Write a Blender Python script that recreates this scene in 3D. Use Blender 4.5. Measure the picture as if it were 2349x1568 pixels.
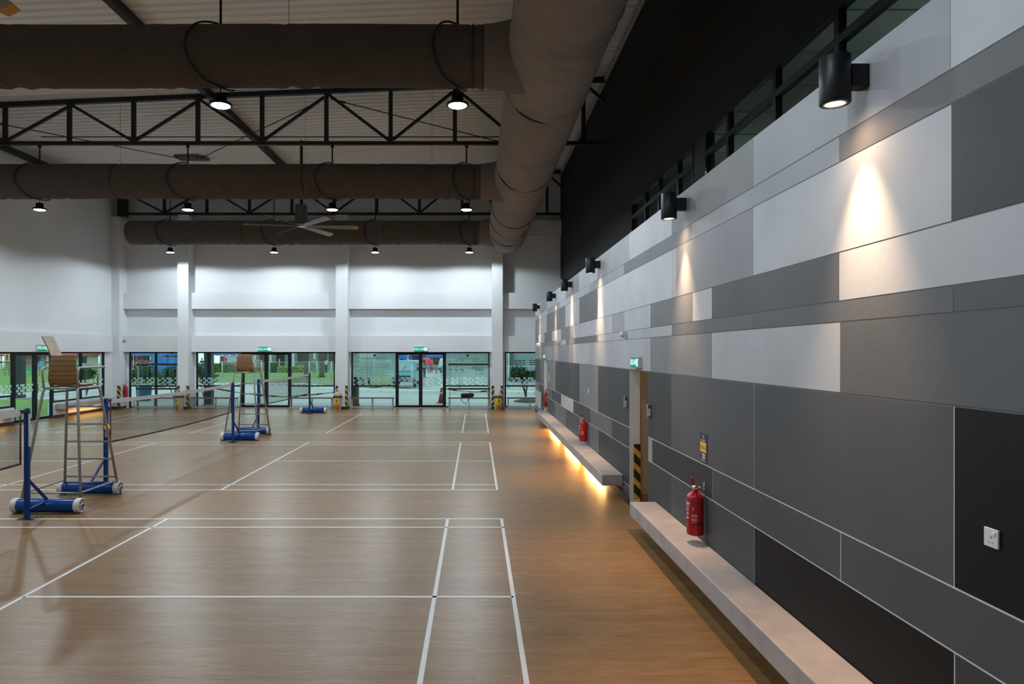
import bpy, bmesh, math, random
from mathutils import Vector, Matrix
PI = math.pi
C = bpy.context.scene.collection
SC = bpy.context.scene
for o in list(bpy.data.objects):
    bpy.data.objects.remove(o, do_unlink=True)

# ------------------------------------------------------------------ camera, sky, exposure
H, FPX, VX, VY = 2.355, 1556.0, 1092.0, 807.0
cd = bpy.data.cameras.new('camera')
cam = bpy.data.objects.new('camera', cd)
C.objects.link(cam)
cam.location = (0, 0, H)
cam.rotation_euler = (PI / 2, 0, 0)
cd.sensor_width = 36.0
cd.lens = FPX / 2349 * 36.0
cd.shift_x = (1174.5 - VX) / 2349
cd.shift_y = (VY - 784.0) / 2349
cd.clip_start = 0.05
cd.clip_end = 500
SC.camera = cam

SKY = 1.55
w = bpy.data.worlds.new('overcast_sky')
SC.world = w
w.use_nodes = True
nt = w.node_tree
nt.nodes.clear()
wo = nt.nodes.new('ShaderNodeOutputWorld')
bg = nt.nodes.new('ShaderNodeBackground')
tc = nt.nodes.new('ShaderNodeTexCoord')
sep = nt.nodes.new('ShaderNodeSeparateXYZ')
rmp = nt.nodes.new('ShaderNodeValToRGB')
rmp.color_ramp.elements[0].position = 0.0
rmp.color_ramp.elements[0].color = (0.80, 0.86, 0.90, 1)
rmp.color_ramp.elements[1].position = 0.7
rmp.color_ramp.elements[1].color = (0.95, 0.98, 1.0, 1)
nt.links.new(tc.outputs['Generated'], sep.inputs[0])
nt.links.new(sep.outputs['Z'], rmp.inputs[0])
nt.links.new(rmp.outputs[0], bg.inputs[0])
bg.inputs[1].default_value = SKY
nt.links.new(bg.outputs[0], wo.inputs[0])

SC.view_settings.view_transform = 'Standard'
SC.view_settings.look = 'None'
SC.view_settings.exposure = 0.0
SC.view_settings.gamma = 1.0
SC.view_settings.use_curve_mapping = False
SC.cycles.max_bounces = 7
SC.cycles.diffuse_bounces = 5
SC.cycles.glossy_bounces = 3
SC.cycles.transparent_max_bounces = 12
SC.cycles.sample_clamp_indirect = 4.0
SC.cycles.caustics_reflective = False
SC.cycles.caustics_refractive = False

HIGHBAY_W, WALL_LAMP_W, STRIP_W = 430.0, 430.0, 42.0
COOL = (0.83, 0.93, 1.0)
WARM = (1.0, 0.645, 0.38)

# ------------------------------------------------------------------ materials
MATS = {}
def mat(name, col, rough=0.6, metal=0.0, var=0.0, vscale=6.0, spec=0.5, bump=0.0, bscale=40.0, stretch=(1, 1, 1)):
    if name in MATS:
        return MATS[name]
    m = bpy.data.materials.new(name)
    m.use_nodes = True
    n, l = m.node_tree.nodes, m.node_tree.links
    p = n['Principled BSDF']
    p.inputs['Base Color'].default_value = (*col, 1)
    p.inputs['Roughness'].default_value = rough
    p.inputs['Metallic'].default_value = metal
    p.inputs['Specular IOR Level'].default_value = spec
    if var or bump:
        t = n.new('ShaderNodeTexCoord')
        mp = n.new('ShaderNodeMapping')
        mp.inputs['Scale'].default_value = stretch
        l.new(t.outputs['Object'], mp.inputs[0])
    if var:
        z = n.new('ShaderNodeTexNoise')
        z.inputs['Scale'].default_value = vscale
        z.inputs['Detail'].default_value = 5
        r = n.new('ShaderNodeValToRGB')
        r.color_ramp.elements[0].position = 0.3
        r.color_ramp.elements[1].position = 0.7
        r.color_ramp.elements[0].color = (*[c * (1 - var) for c in col], 1)
        r.color_ramp.elements[1].color = (*[min(1, c * (1 + var)) for c in col], 1)
        l.new(mp.outputs[0], z.inputs['Vector'])
        l.new(z.outputs['Fac'], r.inputs[0])
        l.new(r.outputs[0], p.inputs['Base Color'])
    if bump:
        z2 = n.new('ShaderNodeTexNoise')
        z2.inputs['Scale'].default_value = bscale
        z2.inputs['Detail'].default_value = 4
        b = n.new('ShaderNodeBump')
        b.inputs['Strength'].default_value = bump
        b.inputs['Distance'].default_value = 0.02
        l.new(mp.outputs[0], z2.inputs['Vector'])
        l.new(z2.outputs['Fac'], b.inputs['Height'])
        l.new(b.outputs[0], p.inputs['Normal'])
    MATS[name] = m
    return m

def emit(name, col, strength):
    if name in MATS:
        return MATS[name]
    m = bpy.data.materials.new(name)
    m.use_nodes = True
    n, l = m.node_tree.nodes, m.node_tree.links
    n.clear()
    o = n.new('ShaderNodeOutputMaterial')
    e = n.new('ShaderNodeEmission')
    e.inputs[0].default_value = (*col, 1)
    e.inputs[1].default_value = strength
    l.new(e.outputs[0], o.inputs[0])
    MATS[name] = m
    return m

def glass(name, tint, refl=0.05):
    if name in MATS:
        return MATS[name]
    m = bpy.data.materials.new(name)
    m.use_nodes = True
    n, l = m.node_tree.nodes, m.node_tree.links
    n.clear()
    o = n.new('ShaderNodeOutputMaterial')
    mx = n.new('ShaderNodeMixShader')
    tr = n.new('ShaderNodeBsdfTransparent')
    tr.inputs[0].default_value = (*[math.sqrt(c) for c in tint], 1)
    gl = n.new('ShaderNodeBsdfGlossy')
    gl.inputs['Roughness'].default_value = 0.0
    lw = n.new('ShaderNodeLayerWeight')
    lw.inputs[0].default_value = 0.5
    pw = n.new('ShaderNodeMath'); pw.operation = 'POWER'; pw.inputs[1].default_value = 5
    mu = n.new('ShaderNodeMath'); mu.operation = 'MULTIPLY_ADD'; mu.inputs[1].default_value = 0.9; mu.inputs[2].default_value = refl * 0.5
    l.new(lw.outputs['Facing'], pw.inputs[0])
    l.new(pw.outputs[0], mu.inputs[0])
    l.new(mu.outputs[0], mx.inputs[0])
    l.new(tr.outputs[0], mx.inputs[1])
    l.new(gl.outputs[0], mx.inputs[2])
    l.new(mx.outputs[0], o.inputs[0])
    MATS[name] = m
    return m

def film(name, col, clear=0.15):
    """thin translucent sheet: light from behind shows through it"""
    if name in MATS:
        return MATS[name]
    m = bpy.data.materials.new(name)
    m.use_nodes = True
    n, l = m.node_tree.nodes, m.node_tree.links
    n.clear()
    o = n.new('ShaderNodeOutputMaterial')
    d = n.new('ShaderNodeBsdfDiffuse'); d.inputs[0].default_value = (*col, 1)
    t = n.new('ShaderNodeBsdfTranslucent'); t.inputs[0].default_value = (*col, 1)
    a = n.new('ShaderNodeMixShader'); a.inputs[0].default_value = 0.72
    tr = n.new('ShaderNodeBsdfTransparent'); tr.inputs[0].default_value = (*col, 1)
    b = n.new('ShaderNodeMixShader'); b.inputs[0].default_value = clear
    l.new(d.outputs[0], a.inputs[1]); l.new(t.outputs[0], a.inputs[2])
    l.new(a.outputs[0], b.inputs[1]); l.new(tr.outputs[0], b.inputs[2])
    l.new(b.outputs[0], o.inputs[0])
    MATS[name] = m
    return m

def wood_floor():
    m = bpy.data.materials.new('vinyl_wood_floor')
    m.use_nodes = True
    n, l = m.node_tree.nodes, m.node_tree.links
    p = n['Principled BSDF']
    t = n.new('ShaderNodeTexCoord')
    br = n.new('ShaderNodeTexBrick')
    br.inputs['Scale'].default_value = 1.0
    br.inputs['Brick Width'].default_value = 0.9
    br.inputs['Row Height'].default_value = 0.075
    br.inputs['Mortar Size'].default_value = 0.0008
    br.inputs['Mortar Smooth'].default_value = 0.3
    br.inputs['Color1'].default_value = (0.25, 0.142, 0.060, 1)
    br.inputs['Color2'].default_value = (0.31, 0.180, 0.080, 1)
    br.inputs['Mortar'].default_value = (0.21, 0.12, 0.06, 1)
    br.offset = 0.37
    l.new(t.outputs['Object'], br.inputs['Vector'])
    mp = n.new('ShaderNodeMapping')
    mp.inputs['Scale'].default_value = (2.2, 34, 1)
    l.new(t.outputs['Object'], mp.inputs[0])
    z = n.new('ShaderNodeTexNoise')
    z.inputs['Scale'].default_value = 1.6
    z.inputs['Detail'].default_value = 7
    z.inputs['Roughness'].default_value = 0.65
    l.new(mp.outputs[0], z.inputs['Vector'])
    r = n.new('ShaderNodeValToRGB')
    r.color_ramp.elements[0].position = 0.32
    r.color_ramp.elements[0].color = (0.62, 0.58, 0.52, 1)
    r.color_ramp.elements[1].position = 0.66
    r.color_ramp.elements[1].color = (1.08, 1.08, 1.08, 1)
    l.new(z.outputs['Fac'], r.inputs[0])
    mx = n.new('ShaderNodeMix'); mx.data_type = 'RGBA'; mx.blend_type = 'MULTIPLY'
    mx.inputs['Factor'].default_value = 1.0
    l.new(br.outputs['Color'], mx.inputs['A'])
    l.new(r.outputs[0], mx.inputs['B'])
    l.new(mx.outputs['Result'], p.inputs['Base Color'])
    p.inputs['Roughness'].default_value = 0.34
    p.inputs['Specular IOR Level'].default_value = 0.27
    b = n.new('ShaderNodeBump'); b.inputs['Strength'].default_value = 0.12; b.inputs['Distance'].default_value = 0.004
    l.new(z.outputs['Fac'], b.inputs['Height'])
    l.new(b.outputs[0], p.inputs['Normal'])
    return m

def stripes(name, ca, cb, period, slope, axis='X'):
    """diagonal two-colour bands (hazard marking)"""
    if name in MATS:
        return MATS[name]
    m = bpy.data.materials.new(name)
    m.use_nodes = True
    n, l = m.node_tree.nodes, m.node_tree.links
    p = n['Principled BSDF']
    t = n.new('ShaderNodeTexCoord')
    s = n.new('ShaderNodeSeparateXYZ')
    l.new(t.outputs['Object'], s.inputs[0])
    ad = n.new('ShaderNodeMath'); ad.operation = 'ADD'
    l.new(s.outputs['X'], ad.inputs[0]); l.new(s.outputs['Y'], ad.inputs[1])
    ma = n.new('ShaderNodeMath'); ma.operation = 'MULTIPLY_ADD'; ma.inputs[1].default_value = slope
    l.new(ad.outputs[0], ma.inputs[0]); l.new(s.outputs['Z'], ma.inputs[2])
    di = n.new('ShaderNodeMath'); di.operation = 'DIVIDE'; di.inputs[1].default_value = period
    fr = n.new('ShaderNodeMath'); fr.operation = 'FRACT'
    gt = n.new('ShaderNodeMath'); gt.operation = 'GREATER_THAN'; gt.inputs[1].default_value = 0.58
    l.new(ma.outputs[0], di.inputs[0]); l.new(di.outputs[0], fr.inputs[0]); l.new(fr.outputs[0], gt.inputs[0])
    mx = n.new('ShaderNodeMix'); mx.data_type = 'RGBA'
    mx.inputs['A'].default_value = (*ca, 1); mx.inputs['B'].default_value = (*cb, 1)
    l.new(gt.outputs[0], mx.inputs['Factor'])
    l.new(mx.outputs['Result'], p.inputs['Base Color'])
    p.inputs['Roughness'].default_value = 0.5
    MATS[name] = m
    return m

def tone_mat():
    m = bpy.data.materials.new('painted_panel')
    m.use_nodes = True
    n, l = m.node_tree.nodes, m.node_tree.links
    p = n['Principled BSDF']
    a = n.new('ShaderNodeAttribute'); a.attribute_name = 'tone'
    t = n.new('ShaderNodeTexCoord')
    z = n.new('ShaderNodeTexNoise'); z.inputs['Scale'].default_value = 1.4; z.inputs['Detail'].default_value = 6
    l.new(t.outputs['Object'], z.inputs['Vector'])
    r = n.new('ShaderNodeValToRGB')
    r.color_ramp.elements[0].position = 0.3; r.color_ramp.elements[0].color = (0.9, 0.9, 0.9, 1)
    r.color_ramp.elements[1].position = 0.7; r.color_ramp.elements[1].color = (1.06, 1.06, 1.06, 1)
    l.new(z.outputs['Fac'], r.inputs[0])
    mx = n.new('ShaderNodeMix'); mx.data_type = 'RGBA'; mx.blend_type = 'MULTIPLY'; mx.inputs['Factor'].default_value = 1
    l.new(a.outputs['Color'], mx.inputs['A']); l.new(r.outputs[0], mx.inputs['B'])
    l.new(mx.outputs['Result'], p.inputs['Base Color'])
    p.inputs['Roughness'].default_value = 0.55
    p.inputs['Specular IOR Level'].default_value = 0.2
    z2 = n.new('ShaderNodeTexNoise'); z2.inputs['Scale'].default_value = 30; z2.inputs['Detail'].default_value = 3
    l.new(t.outputs['Object'], z2.inputs['Vector'])
    b = n.new('ShaderNodeBump'); b.inputs['Strength'].default_value = 0.08; b.inputs['Distance'].default_value = 0.01
    l.new(z2.outputs['Fac'], b.inputs['Height']); l.new(b.outputs[0], p.inputs['Normal'])
    return m

WHITE = mat('white_plaster', (0.68, 0.71, 0.735), 0.75, var=0.04, vscale=0.6)
BLACKWALL = mat('black_wall_paint', (0.021, 0.021, 0.0215), 0.8, var=0.1, vscale=0.8, spec=0.15)
ALU = mat('black_aluminium', (0.008, 0.009, 0.010), 0.4, spec=0.2)
STEEL = mat('dark_steel_paint', (0.015, 0.018, 0.020), 0.5, spec=0.3)
DUCT = mat('dark_brown_duct_cloth', (0.105, 0.088, 0.078), 0.95, var=0.08, vscale=3, spec=0.1, bump=0.7, bscale=5, stretch=(1, .6, 1.3))
DUCTM = mat('grey_brown_duct_cloth', (0.27, 0.235, 0.21), 0.95, var=0.08, vscale=3, spec=0.1, bump=0.7, bscale=5, stretch=(1, .6, 1.3))
DUCTSEAM = mat('dark_duct_seam', (0.035, 0.03, 0.028), 0.85)
ROOF = mat('roof_sheet', (0.87, 0.90, 0.93), 0.5, var=0.03, vscale=0.5)
CONC = mat('pale_concrete', (0.365, 0.330, 0.325), 0.55, var=0.14, vscale=3.5, bump=0.1)
BLUE = mat('blue_gloss_paint', (0.004, 0.050, 0.24), 0.28, spec=0.3)
NAVY = mat('blue_post_paint', (0.005, 0.04, 0.17), 0.4, spec=0.3)
WPLAST = mat('white_plastic', (0.62, 0.62, 0.60), 0.4)
TUBE = mat('grey_tube_steel', (0.36, 0.36, 0.37), 0.38, metal=0.35)
CHROME = mat('chrome', (0.7, 0.7, 0.7), 0.18, metal=1.0)
BLKPL = mat('black_plastic', (0.012, 0.012, 0.013), 0.45)
BLKCLOTH = mat('black_cloth', (0.012, 0.014, 0.017), 0.9, var=0.3)
RED = mat('red_enamel', (0.36, 0.012, 0.014), 0.25)
YEL = mat('yellow_print', (0.75, 0.50, 0.03), 0.5)
SLAT = mat('brown_slat_wood', (0.26, 0.145, 0.045), 0.5, var=0.22, vscale=8, stretch=(1, 1, 12))
BOARDW = mat('pale_board_wood', (0.36, 0.27, 0.20), 0.5, var=0.15, vscale=8)
LINE = mat('white_line_paint', (0.70, 0.71, 0.72), 0.4)
LAMPBODY = mat('lamp_black_metal', (0.007, 0.009, 0.011), 0.45, spec=0.3)
GREY = mat('mid_grey_paint', (0.25, 0.25, 0.25), 0.5)
BEIGEWALL = mat('beige_corridor_paint', (0.46, 0.37, 0.26), 0.8, var=0.04)
PANE = glass('teal_tinted_glass', (0.60, 0.88, 0.86), 0.05)
DPANE = glass('dark_green_glass', (0.42, 0.52, 0.50), 0.10)
STICK = film('frosted_vinyl', (0.74, 0.84, 0.84), 0.25)
NOTICE = film('backlit_notice_film', (0.82, 0.95, 0.88), 0.12)
INK = mat('faded_ink', (0.03, 0.07, 0.07), 0.7)

# ------------------------------------------------------------------ mesh building
def rot_to(d):
    return Vector((0, 0, 1)).rotation_difference(Vector(d).normalized()).to_matrix()

class MB:
    def __init__(self):
        self.v, self.f, self.mi, self.sm, self.tone = [], [], [], [], []
        self.cur = (1, 1, 1)
    def face(self, idx, mi=0, sm=False):
        self.f.append(idx); self.mi.append(mi); self.sm.append(sm); self.tone.append(self.cur)
    def quad(self, a, b, c, d, mi=0):
        k = len(self.v); self.v += [tuple(a), tuple(b), tuple(c), tuple(d)]
        self.face((k, k + 1, k + 2, k + 3), mi)
        return self
    def hexa(self, p, mi=0):
        k = len(self.v); self.v += [tuple(q) for q in p]
        for q in ((0, 3, 2, 1), (4, 5, 6, 7), (0, 1, 5, 4), (1, 2, 6, 5), (2, 3, 7, 6), (3, 0, 4, 7)):
            self.face(tuple(k + i for i in q), mi)
        return self
    def box(self, x0, x1, y0, y1, z0, z1, mi=0):
        return self.hexa([(x0, y0, z0), (x1, y0, z0), (x1, y1, z0), (x0, y1, z0),
                          (x0, y0, z1), (x1, y0, z1), (x1, y1, z1), (x0, y1, z1)], mi)
    def bar(self, p, q, w, h, up=(0, 0, 1), mi=0):
        p, q = Vector(p), Vector(q)
        d = (q - p).normalized()
        s = d.cross(Vector(up))
        if s.length < 1e-4:
            s = d.cross(Vector((1, 0, 0)))
        s.normalize()
        u = s.cross(d).normalized()
        s, u = s * (w / 2), u * (h / 2)
        return self.hexa([p - s - u, p + s - u, q + s - u, q - s - u, p - s + u, p + s + u, q + s + u, q - s + u], mi)
    def tube(self, pts, r, seg=10, mi=0, cap=True):
        pts = [Vector(p) for p in pts]
        rr = r if isinstance(r, (list, tuple)) else [r] * len(pts)
        n = len(pts)
        base = len(self.v)
        prev = None
        for i, p in enumerate(pts):
            d = (pts[min(i + 1, n - 1)] - pts[max(i - 1, 0)]).normalized()
            if prev is None:
                a = d.cross(Vector((0, 0, 1)))
                if a.length < 1e-3:
                    a = d.cross(Vector((0, 1, 0)))
            else:
                a = prev - d * prev.dot(d)
                if a.length < 1e-5:
                    a = d.cross(Vector((0, 0, 1)))
            a.normalize(); prev = a
            b = d.cross(a)
            for k in range(seg):
                t = 2 * PI * k / seg
                self.v.append(tuple(p + (a * math.cos(t) + b * math.sin(t)) * rr[i]))
        for i in range(n - 1):
            for k in range(seg):
                k2 = (k + 1) % seg
                self.face((base + i * seg + k, base + i * seg + k2, base + (i + 1) * seg + k2, base + (i + 1) * seg + k), mi, True)
        if cap:
            self.face(tuple(base + k for k in reversed(range(seg))), mi)
            self.face(tuple(base + (n - 1) * seg + k for k in range(seg)), mi)
        return self
    def lathe(self, prof, c=(0, 0, 0), axis=(0, 0, 1), seg=24, mi=0, smooth=True, cap=True):
        R = rot_to(axis); c = Vector(c)
        base = len(self.v); n = len(prof)
        for r, z in prof:
            for k in range(seg):
                t = 2 * PI * k / seg
                self.v.append(tuple(c + R @ Vector((r * math.cos(t), r * math.sin(t), z))))
        for i in range(n - 1):
            for k in range(seg):
                k2 = (k + 1) % seg
                self.face((base + i * seg + k, base + i * seg + k2, base + (i + 1) * seg + k2, base + (i + 1) * seg + k), mi, smooth)
        if cap and prof[0][0] > 1e-6:
            self.face(tuple(base + k for k in reversed(range(seg))), mi)
        if cap and prof[-1][0] > 1e-6:
            self.face(tuple(base + (n - 1) * seg + k for k in range(seg)), mi)
        return self
    def disc(self, c, r, axis=(0, 0, 1), seg=24, mi=0):
        R = rot_to(axis); c = Vector(c); k0 = len(self.v)
        for k in range(seg):
            t = 2 * PI * k / seg
            self.v.append(tuple(c + R @ Vector((r * math.cos(t), r * math.sin(t), 0))))
        self.face(tuple(k0 + k for k in range(seg)), mi)
        return self
    def prism(self, poly, n, depth, mi=0):
        """poly: 3-D points of one face, pushed along n by depth"""
        a = [Vector(p) for p in poly]; b = [p + Vector(n).normalized() * depth for p in a]
        k = len(self.v); m = len(a)
        self.v += [tuple(p) for p in a + b]
        self.face(tuple(range(k, k + m)), mi)
        self.face(tuple(reversed(range(k + m, k + 2 * m))), mi)
        for i in range(m):
            j = (i + 1) % m
            self.face((k + i, k + m + i, k + m + j, k + j), mi)
        return self
    def build(self, name, mats, parent=None, fix=True, bevel=0.0, tone=False):
        me = bpy.data.meshes.new(name)
        me.from_pydata(self.v, [], self.f)
        for m in (mats if isinstance(mats, (list, tuple)) else [mats]):
            me.materials.append(m)
        me.polygons.foreach_set('material_index', self.mi)
        me.polygons.foreach_set('use_smooth', self.sm)
        if tone:
            ca = me.color_attributes.new('tone', 'FLOAT_COLOR', 'CORNER')
            i = 0
            for p, t in zip(me.polygons, self.tone):
                for _ in p.loop_indices:
                    ca.data[i].color = (*t, 1); i += 1
        if fix:
            bm = bmesh.new(); bm.from_mesh(me)
            bmesh.ops.recalc_face_normals(bm, faces=bm.faces)
            bm.to_mesh(me); bm.free()
        me.update()
        o = bpy.data.objects.new(name, me)
        C.objects.link(o)
        if parent:
            o.parent = parent
        if bevel:
            b = o.modifiers.new('bevel', 'BEVEL'); b.width = bevel; b.segments = 2; b.limit_method = 'ANGLE'
        return o

def thing(name, label, cat, loc=(0, 0, 0), rz=0.0, group=None):
    o = bpy.data.objects.new(name, None)
    C.objects.link(o)
    o.empty_display_size = 0.1
    o.location = loc
    o.rotation_euler = (0, 0, rz)
    o['label'] = label; o['category'] = cat
    if group:
        o['group'] = group
    return o

def tag(o, label, cat, group=None, kind=None):
    o['label'] = label; o['category'] = cat
    if group:
        o['group'] = group
    if kind:
        o['kind'] = kind
    return o

def struct(o, label=None, cat=None):
    o['kind'] = 'structure'
    if label:
        o['label'] = label
    if cat:
        o['category'] = cat
    return o

def dup(root, loc, rz=None, label=None, group=None, skip=()):
    r = root.copy(); C.objects.link(r)
    r.location = loc
    if rz is not None:
        r.rotation_euler = (0, 0, rz)
    if label:
        r['label'] = label
    if group:
        r['group'] = group
    def kids(a, b):
        for ch in list(a.children):
            if ch.name.split('.')[0] in skip:
                continue
            c = ch.copy(); C.objects.link(c); c.parent = b
            kids(ch, c)
    kids(root, r)
    return r

def text(s, size, m, parent, loc, rot=(PI / 2, 0, 0), name='lettering', depth=0.002, mirror=False, align='CENTER', sx=1.0):
    cu = bpy.data.curves.new('lettering', 'FONT')
    cu.body = s; cu.size = size; cu.extrude = depth
    cu.align_x = align; cu.align_y = 'CENTER'
    cu.resolution_u = 2
    o = bpy.data.objects.new('lettering_curve', cu)
    C.objects.link(o)
    bpy.context.view_layer.update()
    dg = bpy.context.evaluated_depsgraph_get()
    me = bpy.data.meshes.new_from_object(o.evaluated_get(dg))
    bpy.data.objects.remove(o)
    me.transform(Matrix.Scale(-sx if mirror else sx, 4, (1, 0, 0)))
    if mirror:
        me.flip_normals()
    me.materials.clear(); me.materials.append(m)
    t = bpy.data.objects.new(name, me)
    C.objects.link(t)
    t.parent = parent; t.location = loc; t.rotation_euler = rot
    return t

def spot(name, parent, loc, power, col, deg, blend, radius, aim=(0, 0, -1)):
    l = bpy.data.lights.new(name, 'SPOT')
    l.energy = power; l.color = col; l.spot_size = math.radians(deg); l.spot_blend = blend
    l.shadow_soft_size = radius
    o = bpy.data.objects.new(name, l); C.objects.link(o)
    o.parent = parent; o.location = loc
    o.rotation_euler = Vector((0, 0, -1)).rotation_difference(Vector(aim)).to_euler()
    return o

def at(px, py, Y):
    """the point at depth Y seen at pixel px, py of the 2349 x 1568 frame"""
    return Vector(((px - VX) / FPX * Y, Y, H + (VY - py) / FPX * Y))
def gx(px, Y):
    return (px - VX) / FPX * Y
def gy(py, z=0.0):
    return (H - z) * FPX / (py - VY)

# ------------------------------------------------------------------ large structure
XL, XP, XU, YB, YF = -15.0, 2.36, 3.55, 28.5, -7.0
def roofz(x):
    return 9.95 - 0.042 * (XU - x)

mb = MB().box(XL - 0.25, XU + 2.6, YF, YB + 0.25, -0.1, 0.0)
floor = struct(mb.build('floor', wood_floor()), 'light brown wood-look sports floor marked with white court lines', 'floor')

# court lines: three courts side by side, nets run away from the camera
LW = 0.04
XR, XN = 0.36, -6.34
def court(yfar):
    yn, yf = yfar - 6.1, yfar
    m = MB()
    z0, z1 = 0.0, 0.0015
    xl = XN - (XR - XN)
    def hx(y, a, b):
        m.box(a, b, y - LW / 2, y + LW / 2, z0, z1)
    def vy(x, a, b):
        m.box(x - LW / 2, x + LW / 2, a, b, z0, z1)
    for y in (yn, yn + 0.46, yf - 0.46, yf):
        hx(y, xl - LW / 2, XR + LW / 2)
    for s in (1, -1):
        xb = XN + s * 6.7
        vy(xb, yn + LW / 2, yf - LW / 2)
        vy(xb - s * 0.76, yn + LW / 2, yf - LW / 2)
        vy(XN + s * 1.98, yn + LW / 2, yf - LW / 2)
        a, b = sorted((XN + s * 1.98, xb))
        hx((yn + yf) / 2, a, b)
    return m.build('court_marking', LINE, floor)
YC = (9.58, 17.70, 25.84)
for y in YC:
    court(y)

# roof of ribbed sheets sloping down to the left
mb = MB()
y = YF - 0.2
xa, xb = XL - 0.4, XU + 0.4
prof = []
while y < YB + 0.4:
    prof += [(y, 0.0), (y + 0.185, 0.0), (y + 0.20, -0.05), (y + 0.25, -0.05), (y + 0.265, 0.0)]
    y += 0.28
k = 0
for (ya, za), (yb, zb) in zip(prof, prof[1:]):
    if yb - ya < 1e-6:
        continue
    mb.quad((xa, ya, roofz(xa) + za), (xa, yb, roofz(xa) + zb), (xb, yb, roofz(xb) + zb), (xb, ya, roofz(xb) + za))
mb.hexa([(xa, YF - .2, roofz(xa) + .1), (xb, YF - .2, roofz(xb) + .1), (xb, YB + .4, roofz(xb) + .1), (xa, YB + .4, roofz(xa) + .1),
         (xa, YF - .2, roofz(xa) + .2), (xb, YF - .2, roofz(xb) + .2), (xb, YB + .4, roofz(xb) + .2), (xa, YB + .4, roofz(xa) + .2)])
struct(mb.build('ceiling', ROOF, fix=False), 'ribbed metal roof sheets over the hall', 'ceiling')

# back wall with four glazed bays
BAYS = [(-14.58, -12.28), (-11.76, -5.93), (-5.24, 0.57), (1.21, 3.55)]
mb = MB()
mb.box(XL - .2, XU + .2, YB, YB + .2, 2.36, 10.2)
prev = XL - .2
for a, b in BAYS:
    mb.box(prev, a, YB, YB + .2, 0, 2.36)
    prev = b
mb.box(prev, XU + .2, YB, YB + .2, 0, 2.36)
struct(mb.build('wall_back', WHITE), 'white back wall above the glass bays', 'wall')
COLS = [(-15.1, -14.67), (-12.28, -11.83), (-5.77, -5.29), (0.65, 1.10)]
for i, (a, b) in enumerate(COLS):
    top = 7.93 if i == 0 else 8.0
    q = MB().box(a, b, 27.9, YB, 0, top)
    struct(q.build('pillar_%d' % (i + 1), WHITE))
ti = 0
def trim(m, mt, name='trim'):
    global ti
    ti += 1
    return struct(m.build('trim_%d' % ti, mt))
spans = [(-14.67, -12.28), (-11.83, -5.77), (-5.29, 0.65), (1.10, 3.55)]
for a, b in spans:
    trim(MB().box(a, b, 28.2, YB, 4.15, 4.82), WHITE)
    trim(MB().box(a, b, 28.2, YB, 2.36, 3.03), WHITE)
    trim(MB().box(a, b, 28.25, YB, 7.15, 7.85), WHITE)
SKIRT = mat('black_skirting', (0.012, 0.012, 0.013), 0.45)
for i, (a, b) in enumerate(COLS):
    struct(MB().box(max(a, XL) - .01, b + .012, 27.885, 28.42, 0, .11).build('baseboard_pillar_%d' % (i + 1), SKIRT))

# left wall
mb = MB()
mb.box(XL - .2, XL, YF, 18.8, 0, 2.36)
mb.box(XL - .2, XL, 18.8, 22.04, 0, .55).box(XL - .2, XL, 24.06, 27.4, 0, .55)
mb.box(XL - .2, XL, 27.4, YB, 0, 2.36)
mb.box(XL - .2, XL, YF, YB, 2.36, 9.4)
struct(mb.build('wall_left', WHITE), 'tall white left wall', 'wall')
trim(MB().box(XL, XL + .14, 10, 27.75, 2.36, 3.03), WHITE)
struct(MB().box(XL, XL + .015, YF, 22.04, 0, .11).build('baseboard_left', SKIRT))
struct(MB().box(XL, XL + .015, 24.06, 27.9, 0, .11).build('baseboard_left_far', SKIRT))
# wall behind the camera
struct(MB().box(XL - .2, 6.2, YF - .2, YF, 0, 10.2).build('wall_front', WHITE))

# upper black wall on the right with two long clerestory openings
CW = [(3.2, 10.52), (11.05, 15.5)]
mb = MB()
mb.box(XU, XU + .15, YF, YB, 4.0, 4.62).box(XU, XU + .15, YF, YB, 5.79, 10.2)
py = YF
for a, b in CW:
    mb.box(XU, XU + .15, py, a, 4.62, 5.79); py = b
mb.box(XU, XU + .15, py, YB, 4.62, 5.79)
struct(mb.build('wall_upper_right', BLACKWALL), 'black upper wall set back above the panelled wall', 'wall')
struct(MB().box(XU - .06, XU, YF, YB, 9.72, 9.80).build('trim_eave_right', mat('pale_flashing', (.35, .34, .32), .6)))
mb = MB()
for yy, zz in ((17.2, 6.15), (13.2, 6.95), (20.5, 7.3), (10.9, 8.2), (8.6, 7.1), (24, 6.6)):
    mb.box(XU - .003, XU, yy, yy + .05, zz, zz + .2)
struct(mb.build('trim_wall_slots', mat('slot_black', (.004, .004, .004), .8)))
# upstairs room behind the clerestory
UPR = mat('grey_ceiling_board', (.30, .33, .30), .8)
mb = MB()
mb.box(XU + .15, 7.2, YF, YB, 6.6, 6.7).box(7.1, 7.2, YF, YB, 4, 6.7).box(XU + .15, 7.2, YB - .1, YB, 4, 6.7).box(XU + .15, 7.2, YF, YF + .1, 4, 6.7)
for yy in range(2, 18):
    mb.box(XU + .2, 7.1, yy * 1.2, yy * 1.2 + .03, 6.585, 6.6, 1)
for xx in range(4):
    mb.box(XU + .6 + xx * .8, XU + .63 + xx * .8, 0, 22, 6.585, 6.6, 1)
struct(mb.build('wall_upstairs_room', [UPR, GREY]))

for yy in (2.5, 8.5, 14.0):  # unseen fill lights added so the room shows through the clerestory glass
    l = bpy.data.lights.new('upstairs_fill_light', 'POINT'); l.energy = 22; l.color = (.95, 1, .95); l.shadow_soft_size = .3
    o = bpy.data.objects.new('upstairs_fill_light', l); C.objects.link(o); o.location = (5.6, yy, 5.2)

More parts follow.
